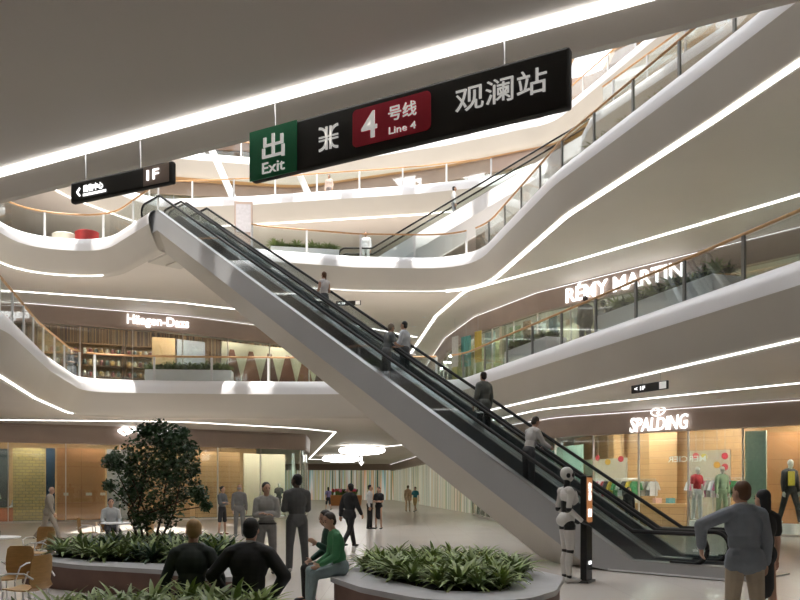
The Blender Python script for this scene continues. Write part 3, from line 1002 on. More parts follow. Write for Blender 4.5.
def person(label, at, rz, h=1.72, pose=STAND, hair=('short', (.015, .012, .01)), top=((.4, .4, .4), 'long'), bottom=((.05, .05, .05), 'trousers'),
           shoes=(.02, .02, .02), lean=0, turn=(0, 0), skin=None, vox=.014, jacket=False, slim=1.0, seat=.45, eyes=True, mannequin=False, cat='person', group=None, name='person'):
    k = h / 1.72
    root = thing(name, label, cat, at, R(rz), group)
    skm = skin or SKIN
    sk = MB()
    W = slim
    sit = pose.get('sit')
    legs = []
    hipz = 0.0
    TH, SH = .43, .42
    def legpts(side, a, kn, sp):
        hip = V((side * .095 * W, 0, 0))
        th = V((side * math.sin(R(sp)), math.sin(R(a)), -math.cos(R(a)))).normalized()
        sh = V((side * math.sin(R(sp)) * .4, math.sin(R(a - kn)), -math.cos(R(a - kn)))).normalized()
        knee = hip + th * TH
        return hip, knee, knee + sh * SH, sh
    raw = [legpts(s_, *l) for s_, l in zip((-1, 1), pose['legs'])]
    low = min(p[2].z for p in raw)
    pel = V((0, 0, (seat / k + .10) if sit else (-low + .085)))
    legs = [tuple(p + pel for p in q[:3]) + (q[3],) for q in raw]
    if sit and 'feet' not in pose:
        pass
    T = Matrix.Rotation(-R(lean), 3, 'X')
    tp = lambda x, y, z: pel + T @ V((x, y, z))
    # torso
    pelv, belly, chest = tp(0, -.01, .03), tp(0, .0, .20), tp(0, -.005, .38)
    def torso(b, g):
        b.ell(pelv, (.165 * W + g, (.10 if sit else .115) + g, .13 + g), T)
        b.ell(belly, (.140 * W + g, .100 + g, .17 + g), T)
        b.ell(chest, (.172 * W + g, .112 + g, .19 + g), T)
        b.cap(tp(-.165 * W, -.01, .49), tp(.165 * W, -.01, .49), .058 + g, .058 + g, 10)
        b.cap(tp(-.09, -.01, .52), tp(.09, -.01, .52), .06 + g, .06 + g, 10)
    torso(sk, -.004)
    neck0, neck1 = tp(0, -.01, .52), tp(0, .015, .63)
    sk.cap(neck0, neck1, .056, .052)
    Hd = T @ Matrix.Rotation(R(turn[0]), 3, 'Z') @ Matrix.Rotation(R(turn[1]), 3, 'X') if abs(lean) < 25 else Matrix.Rotation(-R(lean * .4), 3, 'X') @ Matrix.Rotation(R(turn[0]), 3, 'Z')
    hc = tp(0, .025, .715)
    hp = lambda x, y, z: hc + Hd @ V((x, y, z))
    sk.ell(hp(0, -.005, .02), (.074, .093, .098), Hd)
    sk.ell(hp(0, .022, -.045), (.058, .068, .072), Hd)
    sk.cap(hp(0, .088, .005), hp(0, .103, -.028), .010, .016, 8)
    sk.cap(hp(-.02, .079, -.066), hp(.02, .079, -.066), .010, .010, 8)
    for s_ in (-1, 1):
        sk.ell(hp(s_ * .076, -.005, -.005), (.012, .022, .034), Hd, 8, 6)
    # arms, hands
    hands = []
    armp = []
    for s_, (ua, fa) in zip((-1, 1), pose['arms']):
        sh = tp(s_ * .185 * W, -.01, .485)
        ua = (T @ V(ua)).normalized(); fa = (T @ V(fa)).normalized()
        el = sh + ua * .285; wr = el + fa * .245
        sk.cap(sh, el, .05, .041); sk.cap(el, wr, .041, .027)
        armp.append((sh, el, wr))
        fw = V((0, 1, 0)) - fa * fa.y
        if fw.length < .35: fw = UP - fa * fa.z
        fw.normalize()
        n = fw.cross(fa) * s_
        n = -n if n.dot(V((-s_, 0, 0))) < 0 else n
        palm = wr + fa * .05
        mm = Matrix((fw, n, fa)).transposed()
        sk.ell(palm, (.039, .018, .052), mm, 10, 7)
        fr = max(.0088, vox * .8)
        for q, ln in zip((-.029, -.010, .010, .029), (.058, .074, .08, .07)):
            b0 = wr + fa * .08 + fw * q * (1 + vox * 12)
            b1 = b0 + (fa * .93 + n * .3).normalized() * ln * .55
            b2 = b1 + (fa * .7 + n * .7).normalized() * ln * .5
            sk.cap(b0, b1, fr, fr, 7); sk.cap(b1, b2, fr, fr * .85, 7)
        t0 = wr + fa * .025 + fw * .03
        t1 = t0 + (fa * .6 + fw * .7 + n * .25).normalized() * .045
        sk.cap(t0, t1, fr * 1.25, fr, 7); sk.cap(t1, t1 + (fa * .9 + fw * .2 + n * .4).normalized() * .032, fr, fr * .9, 7)
    # legs, feet
    for hip, knee, ank, shd in legs:
        sk.cap(hip, knee, .082 * W, .052); sk.cap(knee, knee.lerp(ank, .35), .052, .05); sk.cap(knee.lerp(ank, .3), ank, .052, .034)
        sk.ell(ank + V((0, .055, -.045)), (.04, .115, .036))
    sc = lambda b: b.move((0, 0, 0), 0, k)
    remesh(sc(sk), 'body', skm, root, vox)
    # clothes
    tc, sl = top[0], top[1]
    if sl != 'bare':
        b = MB(); g = .014 if not jacket else .026
        torso(b, g)
        if sl in ('long', 'short'):
            for (sh, el, wr) in armp:
                if sl == 'long':
                    b.cap(sh, el, .056 + g * .8, .049 + g * .8); b.cap(el, el.lerp(wr, .93), .049 + g * .8, .036 + g * .6)
                else:
                    b.cap(sh, sh.lerp(el, .62), .056 + g, .056 + g)
        if jacket:
            b.cap(tp(-.095 * W, -.01, -.03 if not sit else 0), tp(.095 * W, -.01, -.03 if not sit else 0), .125, .125, 12); b.ell(pelv, (.20 * W, .15, .16), T)
            for (sh, el, wr) in armp: b.cap(sh, el, .072, .062)
        b.cap(neck0 - T @ V((0, 0, .01)), neck0.lerp(neck1, .35), .066, .062)
        remesh(sc(b), 'jacket' if jacket else 'top', pm(tc), root, vox, 3)
        if jacket and vox < .012:
            c = MB(); c.cap(neck0.lerp(neck1, .2), neck0.lerp(neck1, .62), .062, .06)
            remesh(sc(c), 'shirt_collar', pm((.6, .6, .6)), root, vox, 2)
    bc, kind = bottom
    b = MB(); g = .016
    if kind in ('trousers', 'shorts'):
        b.ell(pelv, (.165 * W + g, (.10 if sit else .115) + g, .13 + g), T)
        if sit: b.ell(pel + V((0, .03, 0)), (.165 * W, .11, .10))
        for hip, knee, ank, shd in legs:
            b.cap(hip, knee, .086 * W + g, .06 + g)
            if kind == 'trousers':
                b.cap(knee, ank + shd * -.0, .058 + g, .046 + g)
        remesh(sc(b), 'trousers' if kind == 'trousers' else 'shorts', pm(bc), root, vox, 3)
    elif kind == 'skirt':
        b.ell(pelv, (.172 * W + g, .12 + g, .14 + g), T)
        kk = legs[0][1].lerp(legs[1][1], .5)
        b.cap(pel, pel.lerp(kk, .92), .15 * W, .15 * W, 14, ((0, 1, 0), .8))
        remesh(sc(b), 'skirt', pm(bc), root, vox, 3)
    if jacket is False and kind == 'trousers' and sl == 'tucked': pass
    # shoes
    if shoes:
        for hip, knee, ank, shd in legs:
            b = MB(); c = ank + V((0, .058, -.05))
            b.ell(c, (.05, .135, .035)); b.ell(ank + V((0, -.015, -.03)), (.046, .062, .052))
            remesh(sc(b), 'shoe', pm(shoes, .4), root, vox, 2)
    # hair
    hs, hcol = hair
    if hs != 'none':
        b = MB()
        if hs == 'bald':
            b.ell(hp(0, -.025, -.01), (.080, .082, .055), Hd)
        else:
            b.ell(hp(0, -.024, .042), (.084, .092, .094), Hd)
            b.ell(hp(0, -.045, -.005), (.077, .065, .085), Hd)
        if hs == 'long':
            b.cap(hp(0, -.055, -.02), hp(0, -.065, -.20), .075, .06, 10, ((0, 1, 0), .7))
        elif hs == 'tail':
            b.cap(hp(0, -.11, .05), hp(0, -.125, -.16), .038, .018)
        elif hs == 'bun':
            b.ell(hp(0, -.11, .06), (.05, .05, .05))
        remesh(sc(b), 'hair', pm(hcol, .6), root, max(vox * .8, .009), 3)
    if eyes and vox < .02:
        for s_ in (-1, 1):
            MB().ell(hp(s_ * .031, .082, .012) * k, (.012, .007, .008), None, 8, 6).build('eye', EYE, root, 'all')
            MB().bar(hp(s_ * .017, .088, .032) * k, hp(s_ * .046, .077, .034) * k, .007, .007).build('eyebrow', pm(hcol, .6), root)
    return root


BLK = (.012, .012, .013)
def arms(l, r): return dict(STAND, arms=(l, r))
DOWN_L, DOWN_R = STAND['arms']
# beside the escalator foot
person('man in grey blazer and khaki trousers reaching out, seen from behind', (3.62, 8.4, 0), 8, 1.71,
       dict(STAND, arms=(((-1, .15, -.4), (.14, .3, -1)), ((.16, -.02, -1), (.10, .25, -1)))), ('short', (.10, .045, .018)), ((.20, .225, .26), 'long'), ((.42, .35, .26), 'trousers'),
       (.06, .04, .03), 4, (22, 0), None, .0095, True, 1.08)
person('woman in black dress with black hair half hidden behind man in blazer', (4.27, 9.4, 0), 15, 1.62, arms(((-.16, .05, -1), (-.1, .1, -1)), ((.16, .05, -1), (.1, .15, -1))), ('long', BLK), (BLK, 'short'), (BLK, 'skirt'), BLK, 0, (10, 0), None, .012, False, .9)
# on the escalators
HOLD = arms(((-.2, .05, -1), (-.2, .6, -.7)), ((.3, .2, -1), (.2, .9, .1)))
person('woman in white sleeveless top riding escalator, seen from behind', on_esc(11.9, 1.62), 40, 1.66, HOLD, ('tail', (.12, .05, .02)), ((.68, .64, .64), 'none'), ((.06, .065, .07), 'trousers'), (.1, .1, .1), 0, (0, 0), None, .016, False, .88)
person('grey-haired man in grey polo leaning folded arms on escalator rail', on_esc(7.84, .62), -62, 1.70, dict(STAND, arms=(((-.3, .5, -1), (.6, .8, .1)), ((.3, .5, -1), (-.5, .85, .1)))), ('short', (.22, .17, .13)), ((.14, .15, .15), 'short'), ((.09, .095, .10), 'trousers'), BLK, 10, (10, -8), None, .015)
person('man in white shirt and dark trousers standing on escalator beside soffit light', on_esc(8.15, 1.60), 60, 1.74, arms(((-.2, .1, -1), (.1, .9, -.2)), DOWN_R), ('short', BLK), ((.62, .66, .72), 'long'), ((.05, .055, .06), 'trousers'), BLK, 0, (10, 0), None, .016)
person('man in grey-green jacket and black trousers riding escalator, seen from behind', on_esc(5.2, 1.62), 36, 1.75, arms(((-.22, .02, -1), (-.1, .3, -1)), ((.22, .02, -1), (.1, .3, -1))), ('short', (.03, .02, .015)), ((.13, .145, .135), 'long'), (BLK, 'trousers'), BLK, 0, (-10, 0), None, .014, True)
person('man in white shirt bending over the lower escalator rail', on_esc(2.98, .62), -62, 1.74, dict(STAND, arms=(((-.2, .6, -.8), (.2, .9, -.2)), ((.2, .6, -.8), (-.1, .95, -.2)))), ('short', (.03, .02, .015)), ((.58, .57, .56), 'long'), ((.05, .05, .055), 'trousers'), BLK, 14, (0, -10), None, .013)
# standing in the hall
person('man in light grey shirt with folded arms facing the taller dark figure', (-2.62, 15.7, 0), 188, 1.74, CROSS, ('short', BLK), ((.34, .335, .32), 'long'), ((.23, .225, .22), 'trousers'), BLK, 0, (20, -6), None, .013)
o = MB().tube([(math.cos(a * math.pi / 9) * .181, math.sin(a * math.pi / 9) * .131, .985) for a in range(18)], .02, 6, True).build('belt', pm(BLK, .4), bpy.data.objects['person.007'], True)
person('tall dark-skinned man in charcoal suit and white sneakers, seen from behind', (-2.05, 15.9, 0), 28, 1.90, CROSS, ('short', (.008, .008, .008)), ((.075, .078, .08), 'long'), ((.085, .088, .09), 'trousers'), (.6, .6, .6), 0, (40, 0), SKIND, .013, False, 1.05)
person('woman in grey sweater and dark shorts beside the sunlit floor patch', (-6.35, 28.6, 0), -120, 1.68, CROSS, ('bun', BLK), ((.13, .14, .15), 'long'), ((.03, .03, .035), 'shorts'), (.25, .1, .06), 0, (0, 0), None, .02, False, .88)
person('bald man in grey tracksuit with hands behind, by corner shop window', (-5.5, 27.4, 0), 0, 1.74, STAND, ('bald', (.35, .33, .3)), ((.20, .20, .195), 'long'), ((.22, .22, .215), 'trousers'), (.3, .3, .3), 0, (0, 0), None, .02)
person('man in black suit walking across the hall', (-1.42, 22.6, 0), -40, 1.80, WALK, ('short', BLK), ((.014, .014, .015), 'long'), (BLK, 'trousers'), BLK, 0, (70, 0), None, .017, True)
person('man in white shirt and black trousers beside woman in black dress', (-1.22, 32.3, 0), -100, 1.74, STAND, ('short', BLK), ((.62, .62, .62), 'long'), (BLK, 'trousers'), BLK, 0, (0, 0), None, .02)
person('woman in short black dress beside man in white shirt', (-.86, 32.3, 0), 160, 1.66, CROSS, ('long', BLK), (BLK, 'short'), (BLK, 'skirt'), BLK, 0, (0, 0), None, .02, False, .88)
person('woman in purple top and dark shorts walking by flower kiosk', (-5.2, 58, 0), 20, 1.7, WALK, ('long', BLK), ((.2, .17, .34), 'short'), ((.03, .03, .04), 'shorts'), BLK, 0, (0, 0), None, .03, False, .9)
person('person in tan suit beside coloured fin wall', (.55, 55.5, 0), -20, 1.76, STAND, ('short', (.1, .06, .03)), ((.5, .36, .22), 'long'), ((.5, .38, .25), 'trousers'), (.1, .08, .06), 0, (0, 0), None, .03)
person('person in teal top and tan shorts walking by coloured fin wall', (1.05, 55.2, 0), 150, 1.72, WALK, ('short', BLK), ((.02, .16, .2), 'short'), ((.5, .36, .16), 'shorts'), BLK, 0, (0, 0), None, .03)
person('bald elderly man in beige linen suit walking past wooden doors', (-11.25, 25.6, 0), -80, 1.72, WALK, ('bald', (.55, .53, .5)), ((.36, .32, .26), 'long'), ((.42, .37, .30), 'trousers'), (.12, .08, .05), 6, (-20, -8), None, .018, True)
# seated
person('man in pale grey sweater sitting at white table', (-8.1, 22.4, 0), -150, 1.72, SIT, ('short', BLK), ((.50, .54, .56), 'long'), ((.04, .04, .045), 'trousers'), BLK, 0, (0, 0), None, .016)
person('woman in bright green top and pale jeans sitting on planter edge', (-.84, 11.35, 0), 108, 1.66, dict(SIT, legs=((80, 72, 4), (86, 84, 4)), arms=(((-.15, .35, -1), (.2, .95, -.3)), ((.15, .3, -1), (-.25, .9, -.35)))), ('short', (.035, .022, .016)), ((.06, .24, .10), 'long'), ((.25, .33, .34), 'trousers'), (.2, .2, .2), 12, (20, -6), None, .0115, False, .92)
person('woman in dark green sweater with raised hand sitting beyond green top woman', (-.98, 11.95, 0), 112, 1.68, dict(SIT, arms=(((-.25, .35, -.9), (.0, .75, .65)), ((.15, .3, -1), (-.25, .9, -.35)))), ('short', (.02, .014, .012)), ((.012, .06, .04), 'long'), ((.02, .02, .02), 'trousers'), BLK, 10, (15, -6), None, .0125, False, .92)
person('blond person in black top sitting on low hedge wall, seen from behind', (-2.13, 8.15, 0), 5, 1.70, dict(SIT, arms=(((-.35, .1, -1), (.0, .5, -.8)), ((.45, -.1, -1), (.1, .35, -1)))), ('short', (.36, .22, .09)), ((.016, .024, .02), 'long'), (BLK, 'trousers'), BLK, 12, (10, -6), None, .011, False, .95)
person('black-haired person in black jacket with hands on hips sitting on hedge wall', (-1.52, 8.0, 0), -4, 1.72, dict(SIT, arms=(((-.62, -.05, -.8), (.45, .25, -.7)), ((.62, -.05, -.8), (-.45, .25, -.7)))), ('short', (.008, .008, .008)), ((.012, .012, .013), 'long'), (BLK, 'trousers'), BLK, 8, (0, -4), None, .011, True, 1.05)
# upper floors
person('person in olive coat standing behind dark balustrade post under serif lettering', (5.95, 25.7, 6), 20, 1.78, STAND, ('short', (.05, .03, .02)), ((.10, .10, .08), 'long'), ((.08, .08, .07), 'trousers'), BLK, 0, (0, 0), None, .02, True)
person('person in grey shirt beside long planter on second floor', (6.65, 26.2, 6), -20, 1.76, STAND, ('short', BLK), ((.36, .38, .40), 'long'), ((.05, .05, .05), 'trousers'), BLK, 0, (0, 0), None, .02)
person('person in black standing at second floor balustrade corner by ice cream shop', (-14.4, 35.1, 6), 200, 1.72, CROSS, ('short', BLK), ((.015, .015, .018), 'long'), ((.3, .32, .36), 'trousers'), BLK, 0, (0, 0), None, .022)
person('person in white standing at third floor balustrade near foot of white escalator', (-1.62, 37.9, 12), 170, 1.74, STAND, ('short', (.05, .03, .02)), ((.7, .7, .72), 'long'), ((.62, .62, .62), 'trousers'), (.5, .5, .5), 0, (0, 0), None, .025)
person('person in white riding the white third floor escalator', (2.55, 37.75, 12 + SL * 3.85 - .2), -90, 1.74, STAND, ('short', BLK), ((.7, .7, .7), 'long'), ((.3, .3, .32), 'trousers'), BLK, 0, (0, 0), None, .025)
person('person in pale top at fourth floor balustrade', (-4.1, 46.2, 18), 160, 1.70, STAND, ('long', (.1, .05, .03)), ((.6, .45, .4), 'long'), ((.25, .2, .2), 'trousers'), BLK, 0, (0, 0), None, .03)
person('shop clerk in black beside the sportswear counter', (8.95, 31.3, 0), 180, 1.66, STAND, ('long', BLK), (BLK, 'long'), (BLK, 'trousers'), BLK, 0, (0, 0), None, .024, False, .88)
person('person in cream top sitting inside ice cream shop', (-13.9, 42.9, 6), 180, 1.64, SIT, ('long', BLK), ((.7, .6, .35), 'long'), ((.1, .08, .07), 'trousers'), BLK, 0, (0, 0), None, .026, False, .9)
person('person in white shirt sitting inside glass with lamp and gold mosaic', (-19.0, 39.6, 0), 150, 1.7, SIT, ('long', (.2, .08, .04)), ((.68, .68, .72), 'long'), ((.08, .08, .09), 'trousers'), BLK, 4, (0, 0), None, .026)

# ---------------------------------------------------------------- humanoid robot
def robot(at, rz, k):
    r = thing('humanoid_robot', 'white humanoid robot with black visor and joints facing the info totem', 'robot', at, R(rz))
    wm, bm_ = mat('robot_shell', (.66, .64, .62), .3, noise=.03), mat('robot_joint', (.015, .015, .016), .4, noise=.1)
    def part(n, m, *caps, vox=.011):
        b = MB()
        for c in caps:
            if len(c) == 2: b.ell(*c)
            else: b.cap(*c[:4], 10, c[4] if len(c) > 4 else None)
        b.move((0, 0, 0), 0, k)
        return remesh(b, n, m, r, vox, 3)
    part('head', wm, ((0, -.01, 1.63), (.085, .10, .105)), ((0, .02, 1.58), (.07, .08, .08)))
    part('face_visor', bm_, ((0, .055, 1.605), (.066, .06, .062)), vox=.008)
    for s_ in (-1, 1): part('ear_disc', bm_, ((s_ * .08, -.01, 1.60), (.015, .035, .04)), vox=.008)
    part('neck', bm_, ((0, -.01, 1.40), (0, 0, 1.55), .05, .05))
    part('chest_shell', wm, ((0, .02, 1.30), (.185, .13, .13)), ((0, .04, 1.24), (.15, .13, .10)), ((-.14, -.01, 1.38), (.14, -.01, 1.38), .06, .06))
    part('waist', bm_, ((0, 0, 1.00), (0, 0, 1.22), .105, .115, ((0, 1, 0), .8)))
    part('pelvis_shell', wm, ((0, -.02, .95), (.165, .13, .12)), ((0, -.05, .93), (.15, .12, .10)))
    for s_ in (-1, 1):
        x = s_ * .215
        part('shoulder_joint', bm_, ((x, -.01, 1.37), (.055, .06, .06)))
        part('upper_arm', wm, ((x, -.02, 1.36), (.062, .065, .07)), ((x, -.02, 1.33), (x + s_ * .02, -.06, 1.13), .052, .044))
        e, w = (x + s_ * .02, -.06, 1.10), (x * .8, .16, .93)
        part('elbow_joint', bm_, (e, (.044, .046, .046)))
        part('forearm', wm, ((x + s_ * .015, -.03, 1.075), w, .044, .034))
        hb = [((w[0], w[1] + .0, w[2]), (w[0], w[1] + .07, w[2] - .04), .03, .034)]
        for q in (-.027, -.009, .009, .027):
            b0 = (w[0] + q, w[1] + .09, w[2] - .05); b1 = (w[0] + q, w[1] + .13, w[2] - .06); b2 = (w[0] + q, w[1] + .155, w[2] - .09)
            hb += [(b0, b1, .0085, .0085), (b1, b2, .0085, .007)]
        hb += [((w[0] - s_ * .03, w[1] + .03, w[2] - .01), (w[0] - s_ * .055, w[1] + .08, w[2] - .01), .011, .009)]
        part('hand', bm_, *hb, vox=.006)
        lx_ = s_ * .10
        part('hip_band', bm_, ((lx_, 0, .80), (lx_, 0, .86), .088, .09))
        part('thigh', wm, ((lx_, 0, .78), (lx_, .01, .52), .09, .064))
        part('knee_joint', bm_, ((lx_, .01, .475), (.058, .06, .05)))
        part('knee_cap', wm, ((lx_, .055, .47), (.04, .025, .055)))
        part('shin', wm, ((lx_, 0, .43), (lx_, -.015, .33), .055, .06), ((lx_, -.015, .33), (lx_, -.01, .13), .06, .042))
        part('ankle_joint', bm_, ((lx_, -.01, .10), (.04, .042, .045)))
        part('foot', wm, ((lx_, .05, .04), (.05, .14, .04)), ((lx_, -.03, .045), (.045, .05, .05)))


robot((2.98, 14.25, 0), -82, 1.19)
tt = thing('info_totem', 'slim black info totem with orange screen beside white robot', 'information totem', (3.33, 14.3, 0), math.atan2(.87, .50))
bevel(MB().box((0, 0, .95), (.36, .11, 1.9)).build('body', M['black'], tt), .01)
MB().box((0, -.058, 1.47), (.33, .008, .80)).build('screen', mat('orange_screen', (.42, .17, .06), .4, emit=.2), tt)
MB().box((0, 0, .02), (.44, .2, .04)).build('base_plate', M['dsteel'], tt)
fit_text('lettering', '招\n商', .15, .32, M['sign_w'], tt, 0, -.066, 1.62, .02)
fit_text('lettering', '花园', .2, .15, M['sign_w'], tt, 0, -.066, 1.24, .02)
MB().box((.02, -.064, .35), (.14, .008, .06)).build('small_mark', M['sign_w'], tt)

# ---------------------------------------------------------------- planting
def leaf_plant(name, label, n, ln, wd, m, seed, rise=.75, loc=(0, 0, 0)):
    rnd = random.Random(seed)
    t = thing(name, label, 'plant', loc)
    b = MB()
    for i in range(n):
        a = 2.4 * i + rnd.uniform(-.3, .3)
        el = rise * (1 - .55 * i / n) + rnd.uniform(-.12, .12)
        L = ln * rnd.uniform(.75, 1.1)
        d = V((math.cos(a), math.sin(a), 0)); sd = V((-math.sin(a), math.cos(a), 0))
        p = V((0, 0, .02)); ang = el * 1.5
        vs_, fs = [], []
        K = 5
        for k in range(K + 1):
            u = k / K
            w = wd * math.sin(math.pi * min(.98, .12 + u * .86)) ** .8
            vs_ += [p - sd * w, p - V((0, 0, w * .35)), p + sd * w]
            p = p + (d * math.cos(ang) + UP * math.sin(ang)) * L / K
            ang -= .34 * (1.1 - el * .4)
        for k in range(K):
            q = k * 3
            fs += [(q, q + 1, q + 4, q + 3), (q + 1, q + 2, q + 5, q + 4)]
        b.add(vs_, fs)
    b.build('foliage', m, t, 'all')
    MB().tube([(0, 0, -.05), (0, 0, .05)], .02, 6).build('stem', M['bark'], t)
    return t


def inside(p, poly):
    c = False
    for a, b in zip(poly, poly[1:] + poly[:1]):
        if (a[1] > p[1]) != (b[1] > p[1]) and p[0] < (b[0] - a[0]) * (p[1] - a[1]) / (b[1] - a[1]) + a[0]: c = not c
    return c


def fill_bed(label, group, poly, z, step, protos, seed, smin=.85, smax=1.2):
    rnd = random.Random(seed)
    xs, ys = [p[0] for p in poly], [p[1] for p in poly]
    y = min(ys); n = 0
    while y < max(ys):
        x = min(xs)
        while x < max(xs):
            q = (x + rnd.uniform(-.3, .3) * step, y + rnd.uniform(-.3, .3) * step)
            if inside(q, poly):
                o = dup(protos[n % len(protos)], (q[0], q[1], z), rnd.uniform(0, 6.28), label, group, rnd.uniform(smin, smax))
                n += 1
            x += step
        y += step


PB = [leaf_plant('leafy_plant', 'x', 34, .42, .026, M['leaf'], 1, .95), leaf_plant('leafy_plant', 'x', 36, .38, .024, M['leafy'], 2, 1.0), leaf_plant('leafy_plant', 'x', 32, .45, .026, M['leaf'], 3, .85)]
PD = [leaf_plant('leafy_plant', 'x', 32, .40, .026, M['leaf'], 4, .9), leaf_plant('leafy_plant', 'x', 32, .40, .026, M['leafd'], 5, .9)]


def bed(label, outer, inner, h=.45, rimw=.07):
    o = rounded(outer); i = rounded(inner)
    c = (sum(p[0] for p in o) / len(o), sum(p[1] for p in o) / len(o))
    t = thing('planter_bench', label, 'planter', (*c, 0))
    MB().prism(offset(o, .05, True), 0.0, h - rimw).build('side_wall', M['terracotta'], t, True, True)
    s_ = fill_slab('stone_rim', [(p[0] - c[0], p[1] - c[1]) for p in o], [[(p[0] - c[0], p[1] - c[1]) for p in i]], h - rimw, h, M['stone'])
    del s_['kind']
    s_.parent = t
    MB().prism(i, h - .1, h - .02).build('soil', M['soil'], t, world=True)
    return i


i_ = bed('stone topped planter bench with dense green plants near the escalator foot', [(-1.0, 11.2, .6), (-.5, 10.0, 1), (.3, 8.85, .7), (1.35, 8.8, .7), (1.9, 9.7, 1), (2.3, 11.2, .7), (1.7, 13.3, .8), (-.6, 13.3, .8)], [(-.62, 12.0, .4), (-.2, 10.9, 1), (.45, 9.6, .4), (1.2, 9.6, .4), (1.55, 10.6, 1), (1.85, 11.4, .4), (1.4, 12.9, .4), (-.4, 12.9, .4)])
fill_bed('broad-leaved green plant in the stone topped planter near escalator', 'plants in the planter near the escalator', i_, .43, .27, PB, 11)
i_ = bed('stone topped planter bench holding the small dark tree', [(-6.9, 14.2, .8), (-5.2, 12.85, 2), (-3.4, 12.0, 2), (-2.4, 10.9, .5), (-2.05, 11.8, .6), (-2.6, 14.5, 2), (-4, 17.2, 1), (-6.4, 17.0, 1)], [(-6.4, 14.5, .5), (-5.1, 13.5, 2), (-3.4, 12.9, 1), (-2.75, 13.0, .4), (-2.95, 14.6, 1), (-4.2, 16.7, .6), (-6.1, 16.5, .6)])
fill_bed('green plant around the foot of the small dark tree', 'plants around the small tree', i_, .43, .33, PD + PB[:1], 12, .95, 1.35)
i_ = bed('low stone planter where two people in black sit', [(-3.5, 6.0, .4), (-.9, 5.8, .4), (-1.05, 8.3, .4), (-3.2, 8.5, .4)], [(-3.3, 6.2, .3), (-1.15, 6.0, .3), (-1.3, 7.85, .3), (-3.05, 8.0, .3)])
fill_bed('leafy plant in hedge in front of two seated people in black', 'plants in the low hedge', i_, .43, .29, PB + PD[:1], 13)

tr = thing('small_tree', 'small dark green multi-stemmed tree rising from planter by tables', 'tree', (-4.85, 15.5, .43))
b = MB(); fo = MB()
rnd = random.Random(21)
clus = [(150, 447, 26), (172, 440, 17), (126, 462, 17), (188, 452, 13), (152, 474, 30), (112, 462, 10), (184, 488, 18), (199, 494, 10), (131, 494, 17), (165, 508, 20), (109, 486, 7), (206, 506, 6), (142, 518, 13), (168, 470, 18), (160, 433, 15), (182, 434, 8), (145, 431, 8), (178, 462, 20), (138, 478, 20), (194, 470, 7)]
stems = [(-.15, 0), (.12, .1), (.0, -.15), (.3, -.05), (-.3, .1)]
for i, (px, py, r) in enumerate(clus):
    Y = 15.5 + rnd.uniform(-.55, .55) * (1 if r < 20 else .5)
    c = V(((px - 400) / 800 * Y + 4.85, Y - 15.5, 1.7 + (487 - py) * Y / 800 - .43))
    rr = r * Y / 800
    for k in range(int(60 + r * 22)):
        d = V((rnd.gauss(0, 1), rnd.gauss(0, 1), rnd.gauss(0, 1))).normalized() * rr * rnd.uniform(.35, 1.05)
        p = c + d
        s_ = rnd.uniform(.028, .055)
        x = V((rnd.gauss(0, 1), rnd.gauss(0, 1), rnd.gauss(0, .6))).normalized()
        y = x.cross(V((rnd.gauss(0, 1), rnd.gauss(0, 1), rnd.gauss(0, 1)))).normalized()
        fo.add([p - x * s_, p - y * s_ * .55, p + x * s_ * 1.1, p + y * s_ * .55], [(0, 1, 2, 3)])
    s0 = stems[i % 5]
    mid = V((s0[0] * 1.6, s0[1] * 1.6, .75))
    if i < 13: b.tube([(s0[0] * .6, s0[1] * .6, 0), (s0[0], s0[1], .4), tuple(mid), tuple(mid.lerp(c, .6)), tuple(c)], [.028, .024, .018, .012, .006], 6)
fo.build('foliage', M['leafd'], tr)
b.build('trunk', M['bark'], tr, True)


def box_planter(label, p, q, z, w, h, protos, step, group, seed, scale=1.0):
    p, q = V((*p, 0)), V((*q, 0))
    d = q - p
    t = thing('box_planter', label, 'planter', (*((p + q) / 2).to_2d(), z), math.atan2(d.y, d.x))
    L = d.length
    o = MB().box((0, 0, h / 2), (L, w, h)).build('box', M['white'], t)
    bevel(o, .03)
    MB().box((0, 0, h + .005), (L - .12, w - .12, .02)).build('soil', M['soil'], t)
    rnd = random.Random(seed)
    n = int(L / step)
    for i in range(n):
        for s_ in (-.2, .2):
            u = (i + .5) / n
            a = p + d * u + V((-d.y, d.x, 0)).normalized() * s_ * w
            dup(protos[(i + (s_ > 0)) % len(protos)], (a.x, a.y, z + h), rnd.uniform(0, 6), group[0], group[1], rnd.uniform(.8, 1.4) * scale)


PP = [PB[2], PB[0], PD[0]]
box_planter('white box planter behind balustrade in front of ice cream shop', (-11.4, 36.0), (-7.6, 36.3), 6, .8, .95, PP, .32, ('green plant in white box planter outside ice cream shop', 'plants outside the ice cream shop'), 31, 1.0)
box_planter('pale box planter at bend of second floor balustrade near boutique', (4.35, 30.6), (5.35, 27.4), 6, .8, .85, [PD[1], PB[0]], .4, ('dark spiky plant in pale box planter by boutique', 'plants by the boutique'), 32, 1.0)
box_planter('long pale box planter under serif lettering on second floor', (6.35, 24.2), (7.95, 19.4), 6, .9, .85, [PD[1], PB[0]], .4, ('dark spiky plant in long planter under serif lettering', 'plants under the serif lettering'), 33, 1.0)
box_planter('long white planter behind third floor balustrade', (-6.0, 37.0), (-2.9, 37.6), 12, .8, .75, PP, .34, ('green plant in long white third floor planter', 'plants on the third floor'), 34, 1.0)
box_planter('white planter behind rising third floor balustrade', (6.3, 26.6), (7.6, 22.0), 12, .8, .4, [PD[0], PB[2]], .45, ('leafy plant behind rising third floor balustrade', 'plants behind the rising balustrade'), 35, 1.0)
box_planter('green planter inside curve of second floor balustrade', (-14.1, 28.5), (-12.7, 22.5), 6, .8, .75, PP, .4, ('green plant inside curve of second floor balustrade', 'plants inside the curve'), 36, 1.0)
for o in PB + PD:
    for ch in list(o.children): bpy.data.objects.remove(ch)
    bpy.data.objects.remove(o)

